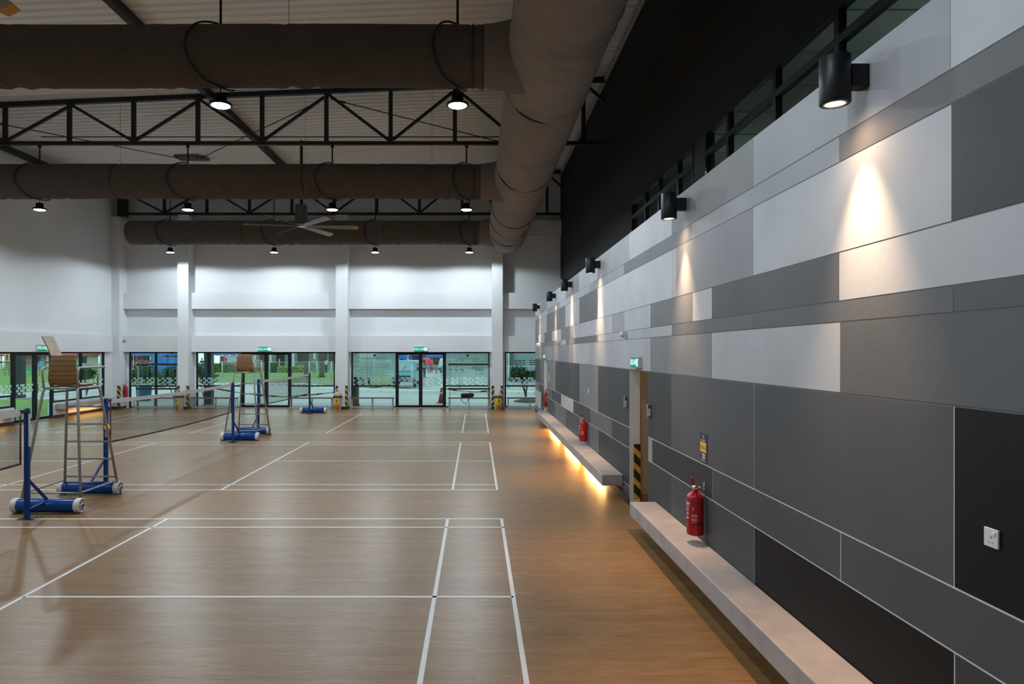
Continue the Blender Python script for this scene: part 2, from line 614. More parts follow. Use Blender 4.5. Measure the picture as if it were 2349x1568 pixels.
# panelled right wall: mosaic of painted rectangles with recessed joints
Z = [4.18, 3.757, 3.587, 3.002, 2.685, 2.55, 2.09, 1.192, .874, .29, .0]
D1, D2 = (9.30, 10.43), (22.5, 23.6)
YE = 27.0
def sy(px):
    return XP * FPX / (px - VX)
W5, L4, M3, M2, K1, K2, KB = .47, .335, .205, .155, .09, .065, .005
ROWS = [
 [(None, W5), (2180, L4), (1728, M3), (1541, W5), (1443, L4), (1371, .46), (1328, M3 + .08), (1297, W5), (1255, L4), (1240, .5)],
 [(None, .15), (1925, .33), (1587, .17), (1492, .16), (1431, L4), (1351, .46), (1297, W5), (1284, L4), (1255, .5), (1240, L4)],
 [(None, .062), (2183, W5), (1728, .26), (1551, .42), (1541, .52), (1371, .15), (1329, W5), (1297, .18), (1254, W5), (1240, .22)],
 [(None, W5), (1925, .105), (1633, W5), (1589, .18), (1492, W5), (1432, L4), (1404, W5), (1315, .2), (1287, W5), (1266, .16), (1249, W5), (1234, .2)],
 [(None, .105), (2187, .125), (1728, .145), (1541, .42), (1371, .16), (1316, .22), (1298, W5), (1284, .21), (1240, W5)],
 [(None, .115), (1927, .44), (1633, .22), (1492, .42), (1404, .40), (1353, W5), (1315, .27), (1266, L4), (1249, .24), (1234, .3)],
 [(None, KB), (2188, .088), (1729, .098), (1541, .058), (1444, .062), (1372, .22), (1329, .068), (1274, .22), (1247, .15), (1240, .07)],
 [(None, .078), (1928, .08), (1634, .04), (1496, .30), (1487, .3), (1444, .065), (1404, .135), (1353, .07), (1315, W5), (1287, .07), (1266, .14), (1247, .08), (1236, .2)],
 [(None, .05), (2189, KB), (1730, .072), (1541, .055), (1444, .05), (1373, .14), (1353, .17), (1329, .085), (1298, .15), (1274, .09), (1247, .07), (1241, W5)],
 [(None, .05), (1730, .06), (1541, .055), (1444, .06), (1404, .06), (1329, .08), (1255, .2)],
]
mb = MB()
BLUISH = (0.955, 1.0, 1.07)
for r, row in enumerate(ROWS):
    zt, zb = Z[r], Z[r + 1]
    low = r >= 6
    gz, gv = (.0055, .0055) if low else (.004, .0015)
    if r == len(ROWS) - 1:
        zb = 0.0
    edges = [YF] + [sy(p) for p, _ in row[1:]] + [YE]
    for (p, t), a, b in zip(row, edges, edges[1:]):
        parts = [(a, b)]
        if low:
            for d0, d1 in (D1, D2):
                nx = []
                for u, v in parts:
                    if v <= d0 or u >= d1:
                        nx.append((u, v))
                    else:
                        if u < d0: nx.append((u, d0))
                        if v > d1: nx.append((d1, v))
                parts = nx
        for u, v in parts:
            if v - u < .02:
                continue
            mb.cur = tuple(t * c for c in BLUISH)
            mb.box(XP, XP + .004, u + gv, v - gv, zb + (gz if zb > 0 else 0), zt - gz)
panels = mb
body = MB()
body.cur = (.68, .71, .735)
for a, b, zt in ((YF, D1[0], 2.09), (D1[1], D2[0], 2.09), (D2[1], YE, 2.09)):
    body.box(XP + .004, XP + .16, a, b, 0, zt)
body.cur = (.68, .71, .735)
body.box(XP + .004, XP + .16, YF, YE, 2.09, 4.18)
# joint backing: pale grout low, dark above to paint in the shadow of the joints
panels.cur = (.60, .66, .70)
for a, b in ((YF, D1[0]), (D1[1], D2[0]), (D2[1], YE)):
    panels.box(XP + .002, XP + .004, a, b, 0, 2.085)
panels.cur = (.10, .10, .11)
panels.box(XP + .002, XP + .004, YF, YE, 2.085, 4.175)
TONE = tone_mat()
base = len(body.v)
body.v += panels.v
body.f += [tuple(i + base for i in f) for f in panels.f]
body.mi += panels.mi; body.sm += panels.sm; body.tone += panels.tone
struct(body.build('wall_right', TONE, fix=False, tone=True), 'panelled right wall of white, grey and black rectangles', 'wall')
# ledge and rooms behind the panels
mb = MB()
mb.box(XP + .004, XU + .16, YF, YE, 4.02, 4.17).box(XP + .16, XU + .16, YE - .12, YE, 0, 4.17)
struct(mb.build('wall_ledge', WHITE))
for i, (a, b) in enumerate((D1, D2)):
    mb = MB()
    c, d = a - 1.2, b + .25
    mb.box(XP + .16, 5.4, d, d + .1, 0, 2.6).box(XP + .16, 5.4, c - .1, c, 0, 2.6).box(5.3, 5.4, c, d, 0, 2.6).box(XP + .16, 5.4, c, d, 2.5, 2.6)
    mb.box(XP + .16, 5.3, d - .02, d, 0, .12, 1)
    struct(mb.build('wall_corridor_%d' % (i + 1), [BEIGEWALL, mat('tan_skirting_tile', (.28, .2, .13), .4)]))
    l = bpy.data.lights.new('corridor_lamp', 'POINT'); l.energy = 16; l.color = (1, .85, .68); l.shadow_soft_size = .15
    o = bpy.data.objects.new('corridor_lamp', l); C.objects.link(o); o.location = (4.2, (c + d) / 2, 2.2)
for i, (a, b) in enumerate(((YF, D1[0]), (D1[1], D2[0]), (D2[1], YE))):
    struct(MB().box(XP - .012, XP, a, b, 0, .11).build('baseboard_right_%d' % (i + 1), SKIRT))
# right outer wall of the lower rooms, closing the building
struct(MB().box(6.0, 6.2, YF, YB + .2, 0, 4.2).build('wall_outer_right', WHITE))

# ------------------------------------------------------------------ glazing
wi = di = 0
def glazing(kind, wall, u0, u1, z0, z1, mull=(), trans=None, sticker=True, notice=None, fw=.055, seed=1, label=None):
    """framed glass in the back wall (u = X) or the left wall (u = Y); doors get heavy stiles"""
    global wi, di
    if kind == 'door':
        di += 1; nm = 'door_%d' % di
    else:
        wi += 1; nm = 'window_%d' % wi
    def P(u, d, z):
        return (u, YB + .05 + d, z) if wall == 'back' else (XL - .05 - d, u, z)
    def bx(m, a, b, d0, d1, c, e, mi=0):
        m.hexa([P(a, d0, c), P(b, d0, c), P(b, d1, c), P(a, d1, c), P(a, d0, e), P(b, d0, e), P(b, d1, e), P(a, d1, e)], mi)
    f = MB()
    t0, t1 = -.04, .04
    us = [u0] + list(mull) + [u1]
    if kind == 'door':
        jw, top, bot = .075, .12, .10
        bx(f, u0, u0 + jw, t0, t1, z0, z1); bx(f, u1 - jw, u1, t0, t1, z0, z1)
        bx(f, u0 + jw, u1 - jw, t0, t1, z1 - top, z1); bx(f, u0 + jw, u1 - jw, t0, t1, z0, z0 + bot)
        for q in mull:
            bx(f, q - .075, q + .075, t0 - .01, t1, z0 + bot, z1 - top)
        zb, zt = z0 + bot, z1 - top
        inner = [(u0 + jw, mull[0] - .075), (mull[0] + .075, u1 - jw)]
    else:
        bx(f, u0, u0 + fw, t0, t1, z0, z1); bx(f, u1 - fw, u1, t0, t1, z0, z1)
        bx(f, u0 + fw, u1 - fw, t0, t1, z1 - fw, z1); bx(f, u0 + fw, u1 - fw, t0, t1, z0, z0 + fw)
        for q in mull:
            bx(f, q - fw / 2 - .01, q + fw / 2 + .01, t0, t1, z0 + fw, z1 - fw)
        zb, zt = z0 + fw, z1 - fw
        inner = []
        for a, b in zip(us, us[1:]):
            inner.append((a + fw * (1 if a == u0 else .68), b - fw * (1 if b == u1 else .68)))
        if trans:
            for a, b in inner:
                bx(f, a, b, t0 + .01, t1 - .01, trans - .028, trans + .028)
    root = struct(f.build(nm, ALU), label, 'door' if kind == 'door' else 'window')
    rnd = random.Random(seed)
    for a, b in inner:
        g = MB()
        for c, e in ([(zb, trans - .028), (trans + .028, zt)] if trans else [(zb, zt)]):
            bx(g, a, b, -.004, .004, c, e)
        g.build('pane', PANE, root)
        if sticker:
            s = MB()
            off = rnd.uniform(0, .3)
            for rr in range(4):
                zt_ = 1.285 - rr * .089
                u = a - .5 + off + (.055 if rr % 2 else 0)
                k = 0
                while u < b:
                    wd, gap = ((.215, .13) if k % 2 else (.11 + (.02 if rr % 2 else 0), .08))
                    p, q = max(u, a + .004), min(u + wd, b - .004)
                    if q - p > .01:
                        s.quad(P(p, -.0065, zt_ - .070), P(q, -.0065, zt_ - .070), P(q, -.0065, zt_), P(p, -.0065, zt_))
                    u += wd + gap; k += 1
            s.build('frosted_sticker', STICK, root)
    if kind == 'door':
        hh = MB()
        for sgn in (-1, 1):
            cu = mull[0] + sgn * .045
            hh.tube([P(cu, -.05, .95), P(cu, -.085, .95), P(cu, -.085, 1.25), P(cu, -.05, 1.25)], .011, 8)
        hh.build('handle', BLKPL, root)
    if notice:
        nmb = MB()
        a, b = inner[0]
        nmb.quad(P(a + .005, .0055, 1.30), P(b - .005, .0055, 1.30), P(b - .005, .0055, zt - .002), P(a + .005, .0055, zt - .002))
        film_o = nmb.build('notice_sheet', NOTICE, root)
        ink = MB()
        wdt = b - a
        for q in (.335, .70):
            bx(ink, a + wdt * q, a + wdt * q + .006, .003, .0042, 1.31, zt - .01)
        rows = notice
        for (z, segs, hgt) in rows:
            for (p, q) in segs:
                n = max(1, int((q - p) * wdt / .05))
                for j in range(n):
                    aa = a + wdt * p + j * .05
                    bx(ink, aa, aa + rnd.uniform(.022, .046), .003, .0042, z, z + hgt)
        ink.build('mirrored_print', INK, root)
    return root, inner

glazing('window', 'back', -14.58, -12.28, 0.02, 2.36, mull=(-13.46,), trans=.93, seed=3)
glazing('window', 'back', -11.76, -9.82, 0.02, 2.36, trans=.93, seed=5)
glazing('door', 'back', -9.82, -7.83, 0.02, 2.36, mull=(-8.82,), seed=7)
glazing('window', 'back', -7.83, -5.93, 0.02, 2.36, trans=.93, seed=9)
n1 = [(2.17 - .068 * i, [(.05 + .06 * (i % 3), .5), (.52, .9 - .08 * (i % 2))], .016) for i in range(1, 13)]
rA, iA = glazing('window', 'back', -5.24, -3.33, 0.02, 2.36, trans=.93, seed=11, notice=n1)
glazing('door', 'back', -3.33, -1.32, 0.02, 2.36, mull=(-2.33,), seed=13)
n2 = [(2.00, [(.08, .13), (.2, .33), (.35, .44), (.64, .75), (.95, .97)], .018), (1.945, [(.03, .17), (.24, .3), (.37, .44), (.63, .93)], .018),
      (1.74, [(.06, .14), (.23, .3), (.36, .43), (.62, .93)], .016), (1.68, [(.6, .93)], .02), (1.655, [(.58, .9)], .016),
      (1.60, [(.06, .15), (.22, .3), (.36, .43), (.68, .92)], .03), (1.56, [(.22, .3), (.36, .43), (.68, .9)], .03),
      (1.48, [(.06, .13), (.23, .3), (.37, .43), (.82, .93)], .016), (1.42, [(.06, .14), (.3, .36), (.72, .93)], .016)]
rB, iB = glazing('window', 'back', -1.32, 0.57, 0.02, 2.36, trans=.93, seed=15, notice=n2)
glazing('window', 'back', 1.21, 3.55, 0.02, 2.36, trans=.93, mull=(3.0,), seed=17)
for (root, inner, s) in ((rA, iA, 'SYARAT DAN PERATURAN PENGGUNAAN DEWAN JAYA'), (rB, iB, 'KADAR BAYARAN SEWAAN KAWASAN DEWAN JAYA')):
    a, b = inner[0]
    text(s, .062, INK, root, ((a + b) / 2, YB + .053, 2.075), mirror=True, name='mirrored_print', depth=.0006, sx=1.62 * .42 * 40 / len(s))
    e = MB()
    c = (a + b) / 2 + .02
    e.box(c - .05, c + .05, YB + .0525, YB + .054, 2.17, 2.26)
    e.box(c - .035, c + .035, YB + .0525, YB + .054, 2.145, 2.16)
    e.build('mirrored_emblem', INK, root)
glazing('window', 'left', 18.85, 22.03, .56, 2.36, mull=(20.3,), trans=.93, seed=19)
glazing('door', 'left', 22.04, 24.06, 0.02, 2.36, mull=(23.12,), seed=21)
glazing('window', 'left', 24.06, 27.4, .56, 2.36, mull=(25.8,), trans=.93, seed=23)

# clerestory windows
def clerestory(a, b, mull, nm):
    f = MB()
    X0, X1 = XU - .01, XU + .07
    f.box(X0, X1, a, a + .07, 4.62, 5.79).box(X0, X1, b - .07, b, 4.62, 5.79)
    f.box(X0, X1, a + .07, b - .07, 5.70, 5.79).box(X0, X1, a + .07, b - .07, 4.62, 4.69)
    f.box(X0, X1, a + .07, b - .07, 5.37, 5.45)
    for q in mull:
        f.box(X0, X1, q - .045, q + .045, 4.69, 5.37).box(X0, X1, q - .045, q + .045, 5.45, 5.70)
    r = struct(f.build(nm, ALU))
    qs = [a + .07] + list(mull) + [b - .07]
    for p, q in zip(qs, qs[1:]):
        MB().box(XU + .03, XU + .036, p, q, 4.69, 5.37).box(XU + .03, XU + .036, p, q, 5.45, 5.70).build('pane', DPANE, r)
    h = MB().tube([(XU - .02, b - .2, 5.05), (XU - .05, b - .2, 5.05), (XU - .05, b - .2, 5.15)], .012, 6)
    h.build('handle', CHROME, r)
    return r
wi += 1
clerestory(3.2, 10.52, (4.95, 6.67, 8.06, 9.56), 'window_%d' % wi)
wi += 1
clerestory(11.05, 15.5, (11.93, 13.18, 14.24), 'window_%d' % wi)

# ------------------------------------------------------------------ roof steel
def truss(Y, xl, xr, label, post_cap=False):
    t = thing('roof_truss', label, 'roof truss', (xl, Y, 8.04))
    L = xr - xl
    top = lambda x: roofz(x + xl) - .17 - 8.04
    MB().bar((0, 0, 0), (L, 0, 0), .10, .10).build('bottom_chord', STEEL, t)
    MB().bar((0, 0, top(0)), (L, 0, top(L)), .12, .13).build('top_chord', STEEL, t)
    k = 0
    nodes = []
    while -12.84 + 1.752 * k < xr - .2:
        nodes.append(-12.84 + 1.752 * k - xl); k += 1
    for x in nodes:
        MB().box(x - .055, x + .055, -.04, .04, .05, top(x) - .06).build('web_post', STEEL, t)
    nodes2 = [(nodes[0] - 1.752, -1)] + list(zip(nodes, range(len(nodes)))) + [(nodes[-1] + 1.752, len(nodes))]
    for (x0, i0), (x1, i1) in zip(nodes2, nodes2[1:]):
        x0c, x1c = max(x0, 0.05), min(x1, L - .02)
        # bottom nodes are the even ones
        def zz(x):
            f = (x - x0) / (x1 - x0)
            lo, hi = .05, top((x0 + x1) / 2) - .08
            return lo + (hi - lo) * (f if i0 % 2 == 0 else 1 - f)
        a, b = x0 + .06, x1 - .06
        a, b = max(a, .02), min(b, L - .02)
        MB().bar((a, 0.0, zz(a)), (b, 0.0, zz(b)), .06, .075).build('brace', STEEL, t)
    return t
t1 = truss(18.5, XL, XU, 'dark steel roof truss crossing mid hall above the second fabric duct')
MB().tube([(-11.8 - XL, -.09, .15), (.7 - XL, -.09, .15)], .014, 6).build('conduit', STEEL, t1)
t2 = truss(27.95, XL + .42, XU, 'dark steel roof truss close to the white back wall')
MB().box(-.12, .18, -.16, .16, -.1, 1.0).build('end_plate', STEEL, t2)

def tie(x, z, y0, y1, w, h, label, m=STEEL):
    return tag(MB().box(x - w / 2, x + w / 2, y0, y1, z - h / 2, z + h / 2).build('roof_purlin', m), label, 'roof beam')
tie(-7.25, roofz(-7.25) - .15, YF + .02, 27.85, .16, .2, 'dark steel purlin running in depth under the roof mid-hall')
tie(-14.88, 8.80, YF + .02, 27.8, .2, .16, 'dark steel beam running along the top of the left wall')
tie(2.9, roofz(2.9) - .15, YF + .02, 27.85, .12, .18, 'dark steel purlin between the main duct and black wall')

# thin bracing rods and the roof plate they meet at
pl = thing('roof_plate', 'small grey bolted plate under the roof sheets above the second duct', 'plate', (-10.2, 24.3, roofz(-10.2) - .035))
m = MB().prism([(-.5, -.3, -.06), (.35, -.3, -.06), (.55, -.1, -.06), (.55, .3, -.06), (-.5, .3, -.06)], (0, 0, 1), .06)
m.build('plate', mat('plate_grey', (.10, .11, .12), .5), pl)
for x in (-.4, 0, .3):
    MB().lathe([(.035, -.1), (.035, -.06)], (x, -.2, 0), seg=8).build('bolt', STEEL, pl)
def rod(p, q, label):
    p, q = Vector(p), Vector(q)
    t = thing('bracing_rod', label, 'bracing rod', p)
    d = q - p
    MB().tube([(0, 0, 0), d], .014, 6).build('rod', STEEL, t)
    MB().tube([d * .06, d * .085], .03, 8).build('turnbuckle', STEEL, t)
rod((-4.15, 18.62, 9.30), (-9.85, 24.2, 9.26), 'thin steel bracing rod from the mid-hall truss top to the roof plate')
rod((-4.0, 18.62, 9.30), (.9, 18.75, 8.1), 'thin steel bracing rod sloping down right behind the mid-hall truss')
rod((-13.6, 18.8, 8.75), (-10.6, 24.2, 9.26), 'thin steel bracing rod from the truss left end to the roof plate')

# ------------------------------------------------------------------ fabric ducts
ZD = 7.0
R1 = .465
def duct_mesh(length, rad, n, seg, seed, joints, endl=False, endr=False, amp=.02):
    """cloth tube along +X with sagging folds near each joint"""
    rnd = random.Random(seed)
    m = MB()
    fold = [(j + rnd.uniform(.05, .5), rnd.uniform(.6, 1.4), rnd.uniform(2.2, 4.5), rnd.uniform(0, 6)) for j in joints for _ in range(2)]
    for i in range(n + 1):
        x = length * i / n
        for k in range(seg):
            t = 2 * PI * k / seg
            r = rad
            for (fx, fa, ff, fp) in fold:
                d = (x - fx - .28 * math.cos(t) * (1 if math.cos(t) < 0 else .3)) / .42
                if abs(d) < 2.5:
                    r += amp * fa * math.exp(-d * d) * math.sin(ff * t * 2 + 7 * d + fp) * (.35 + .65 * max(0, -math.sin(t)))
            r += .006 * math.sin(3 * t + x * .9 + seed)
            for j in joints:
                r -= .016 * math.exp(-((x - j) / .05) ** 2)
            if endl:
                e = x / .22
                if e < 1: r *= math.sqrt(max(0, 1 - (1 - e) ** 2)) * .92 + .08
            if endr:
                e = (length - x) / .30
                if e < 1: r *= math.sqrt(max(0, 1 - (1 - e) ** 2)) * .92 + .08
            m.v.append((x, r * math.cos(t), r * math.sin(t)))
    for i in range(n):
        for k in range(seg):
            k2 = (k + 1) % seg
            m.face((i * seg + k, i * seg + k2, (i + 1) * seg + k2, (i + 1) * seg + k), 0, True)
    m.face(tuple(reversed(range(seg))))
    m.face(tuple(n * seg + k for k in range(seg)))
    return m
def ring(x, rad, w=.018):
    m = MB()
    pts = [(x, rad * math.cos(2 * PI * k / 40), rad * math.sin(2 * PI * k / 40)) for k in range(41)]
    return m.tube(pts, w, 6, cap=False)
XJ = 0.12
YD = (10.68, 18.5, 26.4)
XD0 = (-14.6, -14.6, -13.6)
dl = ['near fabric duct crossing the hall at the top of the view', 'middle fabric duct crossing the hall below the mid-hall truss',
      'far short fabric duct crossing in front of the white back wall']
dj = [(-12.4, -9.9, -7.65, -5.2, -2.95, -.05), (-13.2, -11.2, -9.7, -7.1, -4.65, -2.7, -1.2, -.05), (-12.4, -11.1, -9.4, -7.7, -5.2, -3.4, -1.6, -.05)]
dark = [(-7.55, -.05), (-9.75, -4.65, -.05), (-9.0, -3.55, -.05)]
for i in range(3):
    t = thing('fabric_duct', dl[i], 'air duct', (XD0[i], YD[i], ZD))
    L = XJ - XD0[i]
    duct_mesh(L, R1, int(L / .045), 56, 10 + i, [j - XD0[i] for j in dj[i]], endl=(i == 2), amp=.011).build('cloth_tube', DUCT, t)
    for j in dark[i]:
        ring(j - XD0[i], R1 - .002, .013).build('seam_ring', DUCTSEAM, t)
    # flared collar into the main duct
    m = MB().lathe([(R1 + .003, 0), (R1 + .01, .12), (R1 + .085, .50), (R1 + .10, .85)], (XJ - XD0[i], 0, 0), (1, 0, 0), 48, cap=False)
    m.build('collar', mat('collar_duct_cloth', (.20, .172, .152), .95, spec=.1), t)
    for j in dj[i][:-1:2]:
        MB().tube([(j - XD0[i], 0, R1 - .02), (j - XD0[i], 0, roofz(j) - ZD - .04)], .004, 5).build('hanging_wire', STEEL, t)
t = thing('fabric_duct', 'large main fabric duct running into the distance along the right side', 'air duct', (1.22, -3.0, ZD), PI / 2)
RM = .72
LM = 30.3
mj = [9.6, 14.65, 19.7, 24.6, 26.5, 28.2]
duct_mesh(LM, RM, 620, 64, 77, mj + [3.5, 6.5, 12, 17, 22.5], endr=True, amp=.02).build('cloth_tube', DUCTM, t)
for j in mj:
    ring(j, RM - .004, .014).build('seam_ring', DUCTSEAM, t)
for j in mj[:4]:
    MB().tube([(j, 0, RM - .02), (j, 0, roofz(1.22) - ZD - .04)], .005, 5).build('hanging_wire', STEEL, t)

# ------------------------------------------------------------------ high bay lamps
LENS = emit('lamp_lens_glow', (.90, .96, 1.0), 26.0)
def high_bay(x, y, label, rod_top, duct=True):
    z = 6.22
    t = thing('high_bay_light', label, 'ceiling light', (x, y, z), 0, 'high bay lights under the ducts')
    MB().lathe([(.04, .20), (.075, .19), (.08, .10), (.10, .08), (.172, .045), (.178, .024), (.178, .010), (.150, .010)], seg=28).build('housing', LAMPBODY, t)
    fin = MB()
    for k in range(14):
        a = 2 * PI * k / 14
        c, s = math.cos(a), math.sin(a)
        fin.bar((c * .05, s * .05, .145), (c * .092, s * .092, .145), .007, .09)
    fin.build('heat_sink_fins', LAMPBODY, t)
    MB().lathe([(.149, .012), (.12, -.004), (.06, -.012), (.0001, -.014)], seg=28).build('lens', LENS, t)
    hk = MB().tube([(0, 0, .20), (0, 0, .27), (.02, 0, .29), (.02, 0, .31), (0, 0, .325), (-.02, 0, .31), (-.02, 0, .29), (0, 0, .27)], .008, 6)
    hk.build('hook', LAMPBODY, t)
    zt = ZD - z
    rb = R1 + .035
    cab = []
    for k in range(33):
        u = k / 32
        a = PI / 2 + u * PI * 1.17           # over the top, down the front, under to the back
        cab.append((-.36 * math.sin(PI * min(1, u / .86)) + (.13 * max(0, (u - .72) / .28)), rb * math.cos(a), zt + rb * math.sin(a)))
    MB().tube(cab, .016, 7).build('cable_loop', BLKPL, t)
    top = rod_top - z
    MB().tube([(0, 0, zt + rb - .02), (0, 0, top)], .02, 8).build('drop_rod', STEEL, t)
    MB().lathe([(.05, 0), (.05, .03), (.035, .06)], (0, 0, top - .09), seg=10).build('rod_clamp', STEEL, t)
    spot('high_bay_beam', t, (0, 0, -.025), HIGHBAY_W, COOL, 173, .18, .12)
    return t
LX = (-11.9, -7.86, -3.92, -.26)
pos = ['leftmost', 'second from left', 'third from left', 'rightmost']
for i, x in enumerate(LX):
    high_bay(x, YD[1], 'round high bay light under the middle duct, %s in its row' % pos[i], 8.02)
    high_bay(x, YD[2], 'small round high bay light under the far duct, %s in its row' % pos[i], roofz(x) - .085)
high_bay(LX[2] - .1, YD[0], 'large round high bay light under the near duct, left one of two', roofz(LX[2]) - .085)
high_bay(LX[3] - .03, YD[0], 'large round high bay light under the near duct, right one of two', roofz(LX[3]) - .085)
# lamps of the same grid outside the view: only their light reaches in
for x, y in [(LX[0], YD[0]), (LX[1], YD[0])] + [(x, yy) for x in LX for yy in (2.9,)]:
    spot('high_bay_beam', None, (x, y, 6.2), HIGHBAY_W * (.5 if y < 5 else 1), COOL, 173, .18, .12)

# ------------------------------------------------------------------ big ceiling fans
FANB = mat('fan_blade_grey', (.22, .25, .27), .4)
FTIP = mat('orange_blade_tip', (.62, .30, .03), .5)
def fan(loc, a0, label, roof):
    t = thing('ceiling_fan', label, 'ceiling fan', loc)
    MB().box(-.17, .17, -.17, .17, .10, .72).build('motor_box', mat('fan_motor_grey', (.09, .085, .08), .5), t, bevel=.015)
    v = MB()
    for k in range(6):
        for sx in (-1, 1):
            v.bar((sx * .15 - .035, -.172, .2 + k * .07), (sx * .15 - sx * .06 + .02, -.172, .23 + k * .07), .006, .02)
            v.bar((-.172, sx * .06 - .05, .2 + k * .07), (-.172, sx * .06 + .03, .23 + k * .07), .006, .02)
    v.build('vent_slots', BLKPL, t)
    MB().tube([(0, 0, .72), (0, 0, roof - loc[2])], .055, 12).build('down_rod', STEEL, t)
    MB().lathe([(.09, -.03), (.14, -.02), (.15, .04), (.12, .10)], seg=20).build('hub', CHROME, t)
    for k in range(6):
        a = math.radians(a0 + 60 * k)
        R = Matrix.Rotation(a, 3, 'Z')
        m = MB(); e = MB()
        def sec(x, w, th, tilt):
            out = []
            for (yy, zz) in ((-w, 0), (-w * .3, th), (w * .6, th * .6), (w, 0), (0, -th * .2)):
                yy2, zz2 = yy * math.cos(tilt) - zz * math.sin(tilt), yy * math.sin(tilt) + zz * math.cos(tilt)
                out.append(tuple(R @ Vector((x, yy2, zz2))))
            return out
        s0, s1, s2 = sec(.14, .07, .02, -.5), sec(1.74, .115, .02, -.42), sec(1.90, .09, .018, -.40)
        for mm, (p, q) in ((m, (s0, s1)), (e, (s1, s2))):
            mm.v += p + q
            for i in range(5):
                j = (i + 1) % 5
                mm.face((i, j, 5 + j, 5 + i))
            mm.face((4, 3, 2, 1, 0)); mm.face((5, 6, 7, 8, 9))
        bl = m.build('blade', FANB, t)
        e.build('orange_tip', FTIP, bl)
    return t
fan((-5.92, 23.0, 6.62), 10, 'large ceiling fan with orange blade tips between the middle and far ducts', roofz(-5.92) - .04)
fan((-5.95, 6.66, 6.62), 86, 'ceiling fan at the top left edge of the view with one blade tip showing', roofz(-5.95) - .04)

# ------------------------------------------------------------------ wall lamps on the panelled wall
WLENS = emit('warm_lens_glow', (1.0, .62, .36), 22.0)
LY = (4.11, 7.65, 12.9, 16.7, 20.1, 25.1)
wl = ['nearest and largest black cylinder wall lamp at the top of the panelled wall', 'second black cylinder wall lamp, left of the long clerestory window corner',
      'third black cylinder wall lamp, above the wall stretch between the two doorways', 'fourth black cylinder wall lamp counted from the camera on the panelled wall',
      'fifth black cylinder wall lamp, second last toward the back wall', 'last black cylinder wall lamp beside the white back wall']
for y, lab in zip(LY, wl):
    t = thing('wall_lamp', lab, 'wall lamp', (XP, y, 4.0), 0, 'black cylinder lamps along the panelled wall')
    MB().lathe([(.0001, .142), (.082, .142), (.088, .136), (.088, -.14), (.084, -.145), (.066, -.145), (.066, -.125)], (-.185, 0, 0), seg=36).build('shade', LAMPBODY, t)
    MB().box(-.105, 0, -.045, .045, -.05, .085).build('bracket', LAMPBODY, t, bevel=.004)
    MB().lathe([(.064, -.133), (.04, -.137), (.0001, -.138)], (-.185, 0, 0), seg=28).build('lens', WLENS, t)
    MB().lathe([(.067, -.143), (.067, -.147), (.058, -.147), (.058, -.14)], (-.185, 0, 0), seg=28, cap=False).build('rim', CHROME, t)
    spot('wall_lamp_beam', t, (-.185, 0, -.15), WALL_LAMP_W, WARM, 62, 1.0, .03, (-.05, 0, -1))
    spot('wall_lamp_spill', t, (-.185, 0, -.15), WALL_LAMP_W * .06, WARM, 140, 1.0, .03)

# ------------------------------------------------------------------ floating concrete benches and the strip lights below them
def cbench(y0, y1, label):
    t = tag(MB().box(XP - .345, XP - .002, y0, y1, .215, .395).build('concrete_bench', CONC, bevel=.012), label, 'bench')
    return t
cbench(.4, 8.89, 'near floating concrete wall bench with no light below it')
cbench(10.86, 22.45, 'far floating concrete wall bench with warm light glowing below')
STRIP = emit('warm_strip_glow', (1.0, .55, .2), 4.0)
def strip(x, y0, y1, z, label, aimx, power=STRIP_W):
    t = thing('strip_light', label, 'strip light', (x, (y0 + y1) / 2, z))
    h = (y1 - y0) / 2
    MB().box(-.02, .02, -h, h, 0, .025).build('housing', WPLAST, t)
    MB().box(-.014, .014, -h + .01, h - .01, -.006, 0).build('diffuser', STRIP, t)
    l = bpy.data.lights.new('strip_beam', 'AREA'); l.shape = 'RECTANGLE'; l.size = .04; l.size_y = 2 * h - .05
    l.energy = power; l.color = (1, .55, .18)
    o = bpy.data.objects.new('strip_beam', l); C.objects.link(o); o.parent = t; o.location = (0, 0, -.012)
for (a, b, n) in ((12.1, 14.2, 'near the doorway end'), (15.1, 17.3, 'in its middle'), (18.6, 20.8, 'toward its far end')):
    strip(XP - .06, a, b, .19, 'warm strip light under the far concrete bench, %s' % n, 0)
lb = MB().box(XL + .018, XL + .38, 24.15, 27.6, .32, .5).build('concrete_bench', CONC, bevel=.012)
tag(lb, 'pale concrete wall bench below the left windows behind the umpire chair', 'bench')
lb = MB().box(XL + .018, XL + .38, 18.2, 21.95, .32, .5).build('concrete_bench', CONC, bevel=.012)
tag(lb, 'pale concrete wall bench at the left edge of the photo', 'bench')
strip(XL + .2, 24.9, 26.9, .295, 'warm strip light under the left wall bench behind the umpire chair', 0, 8)
strip(XL + .2, 19.4, 21.4, .295, 'warm strip light under the wall bench at the left edge', 0, 8)

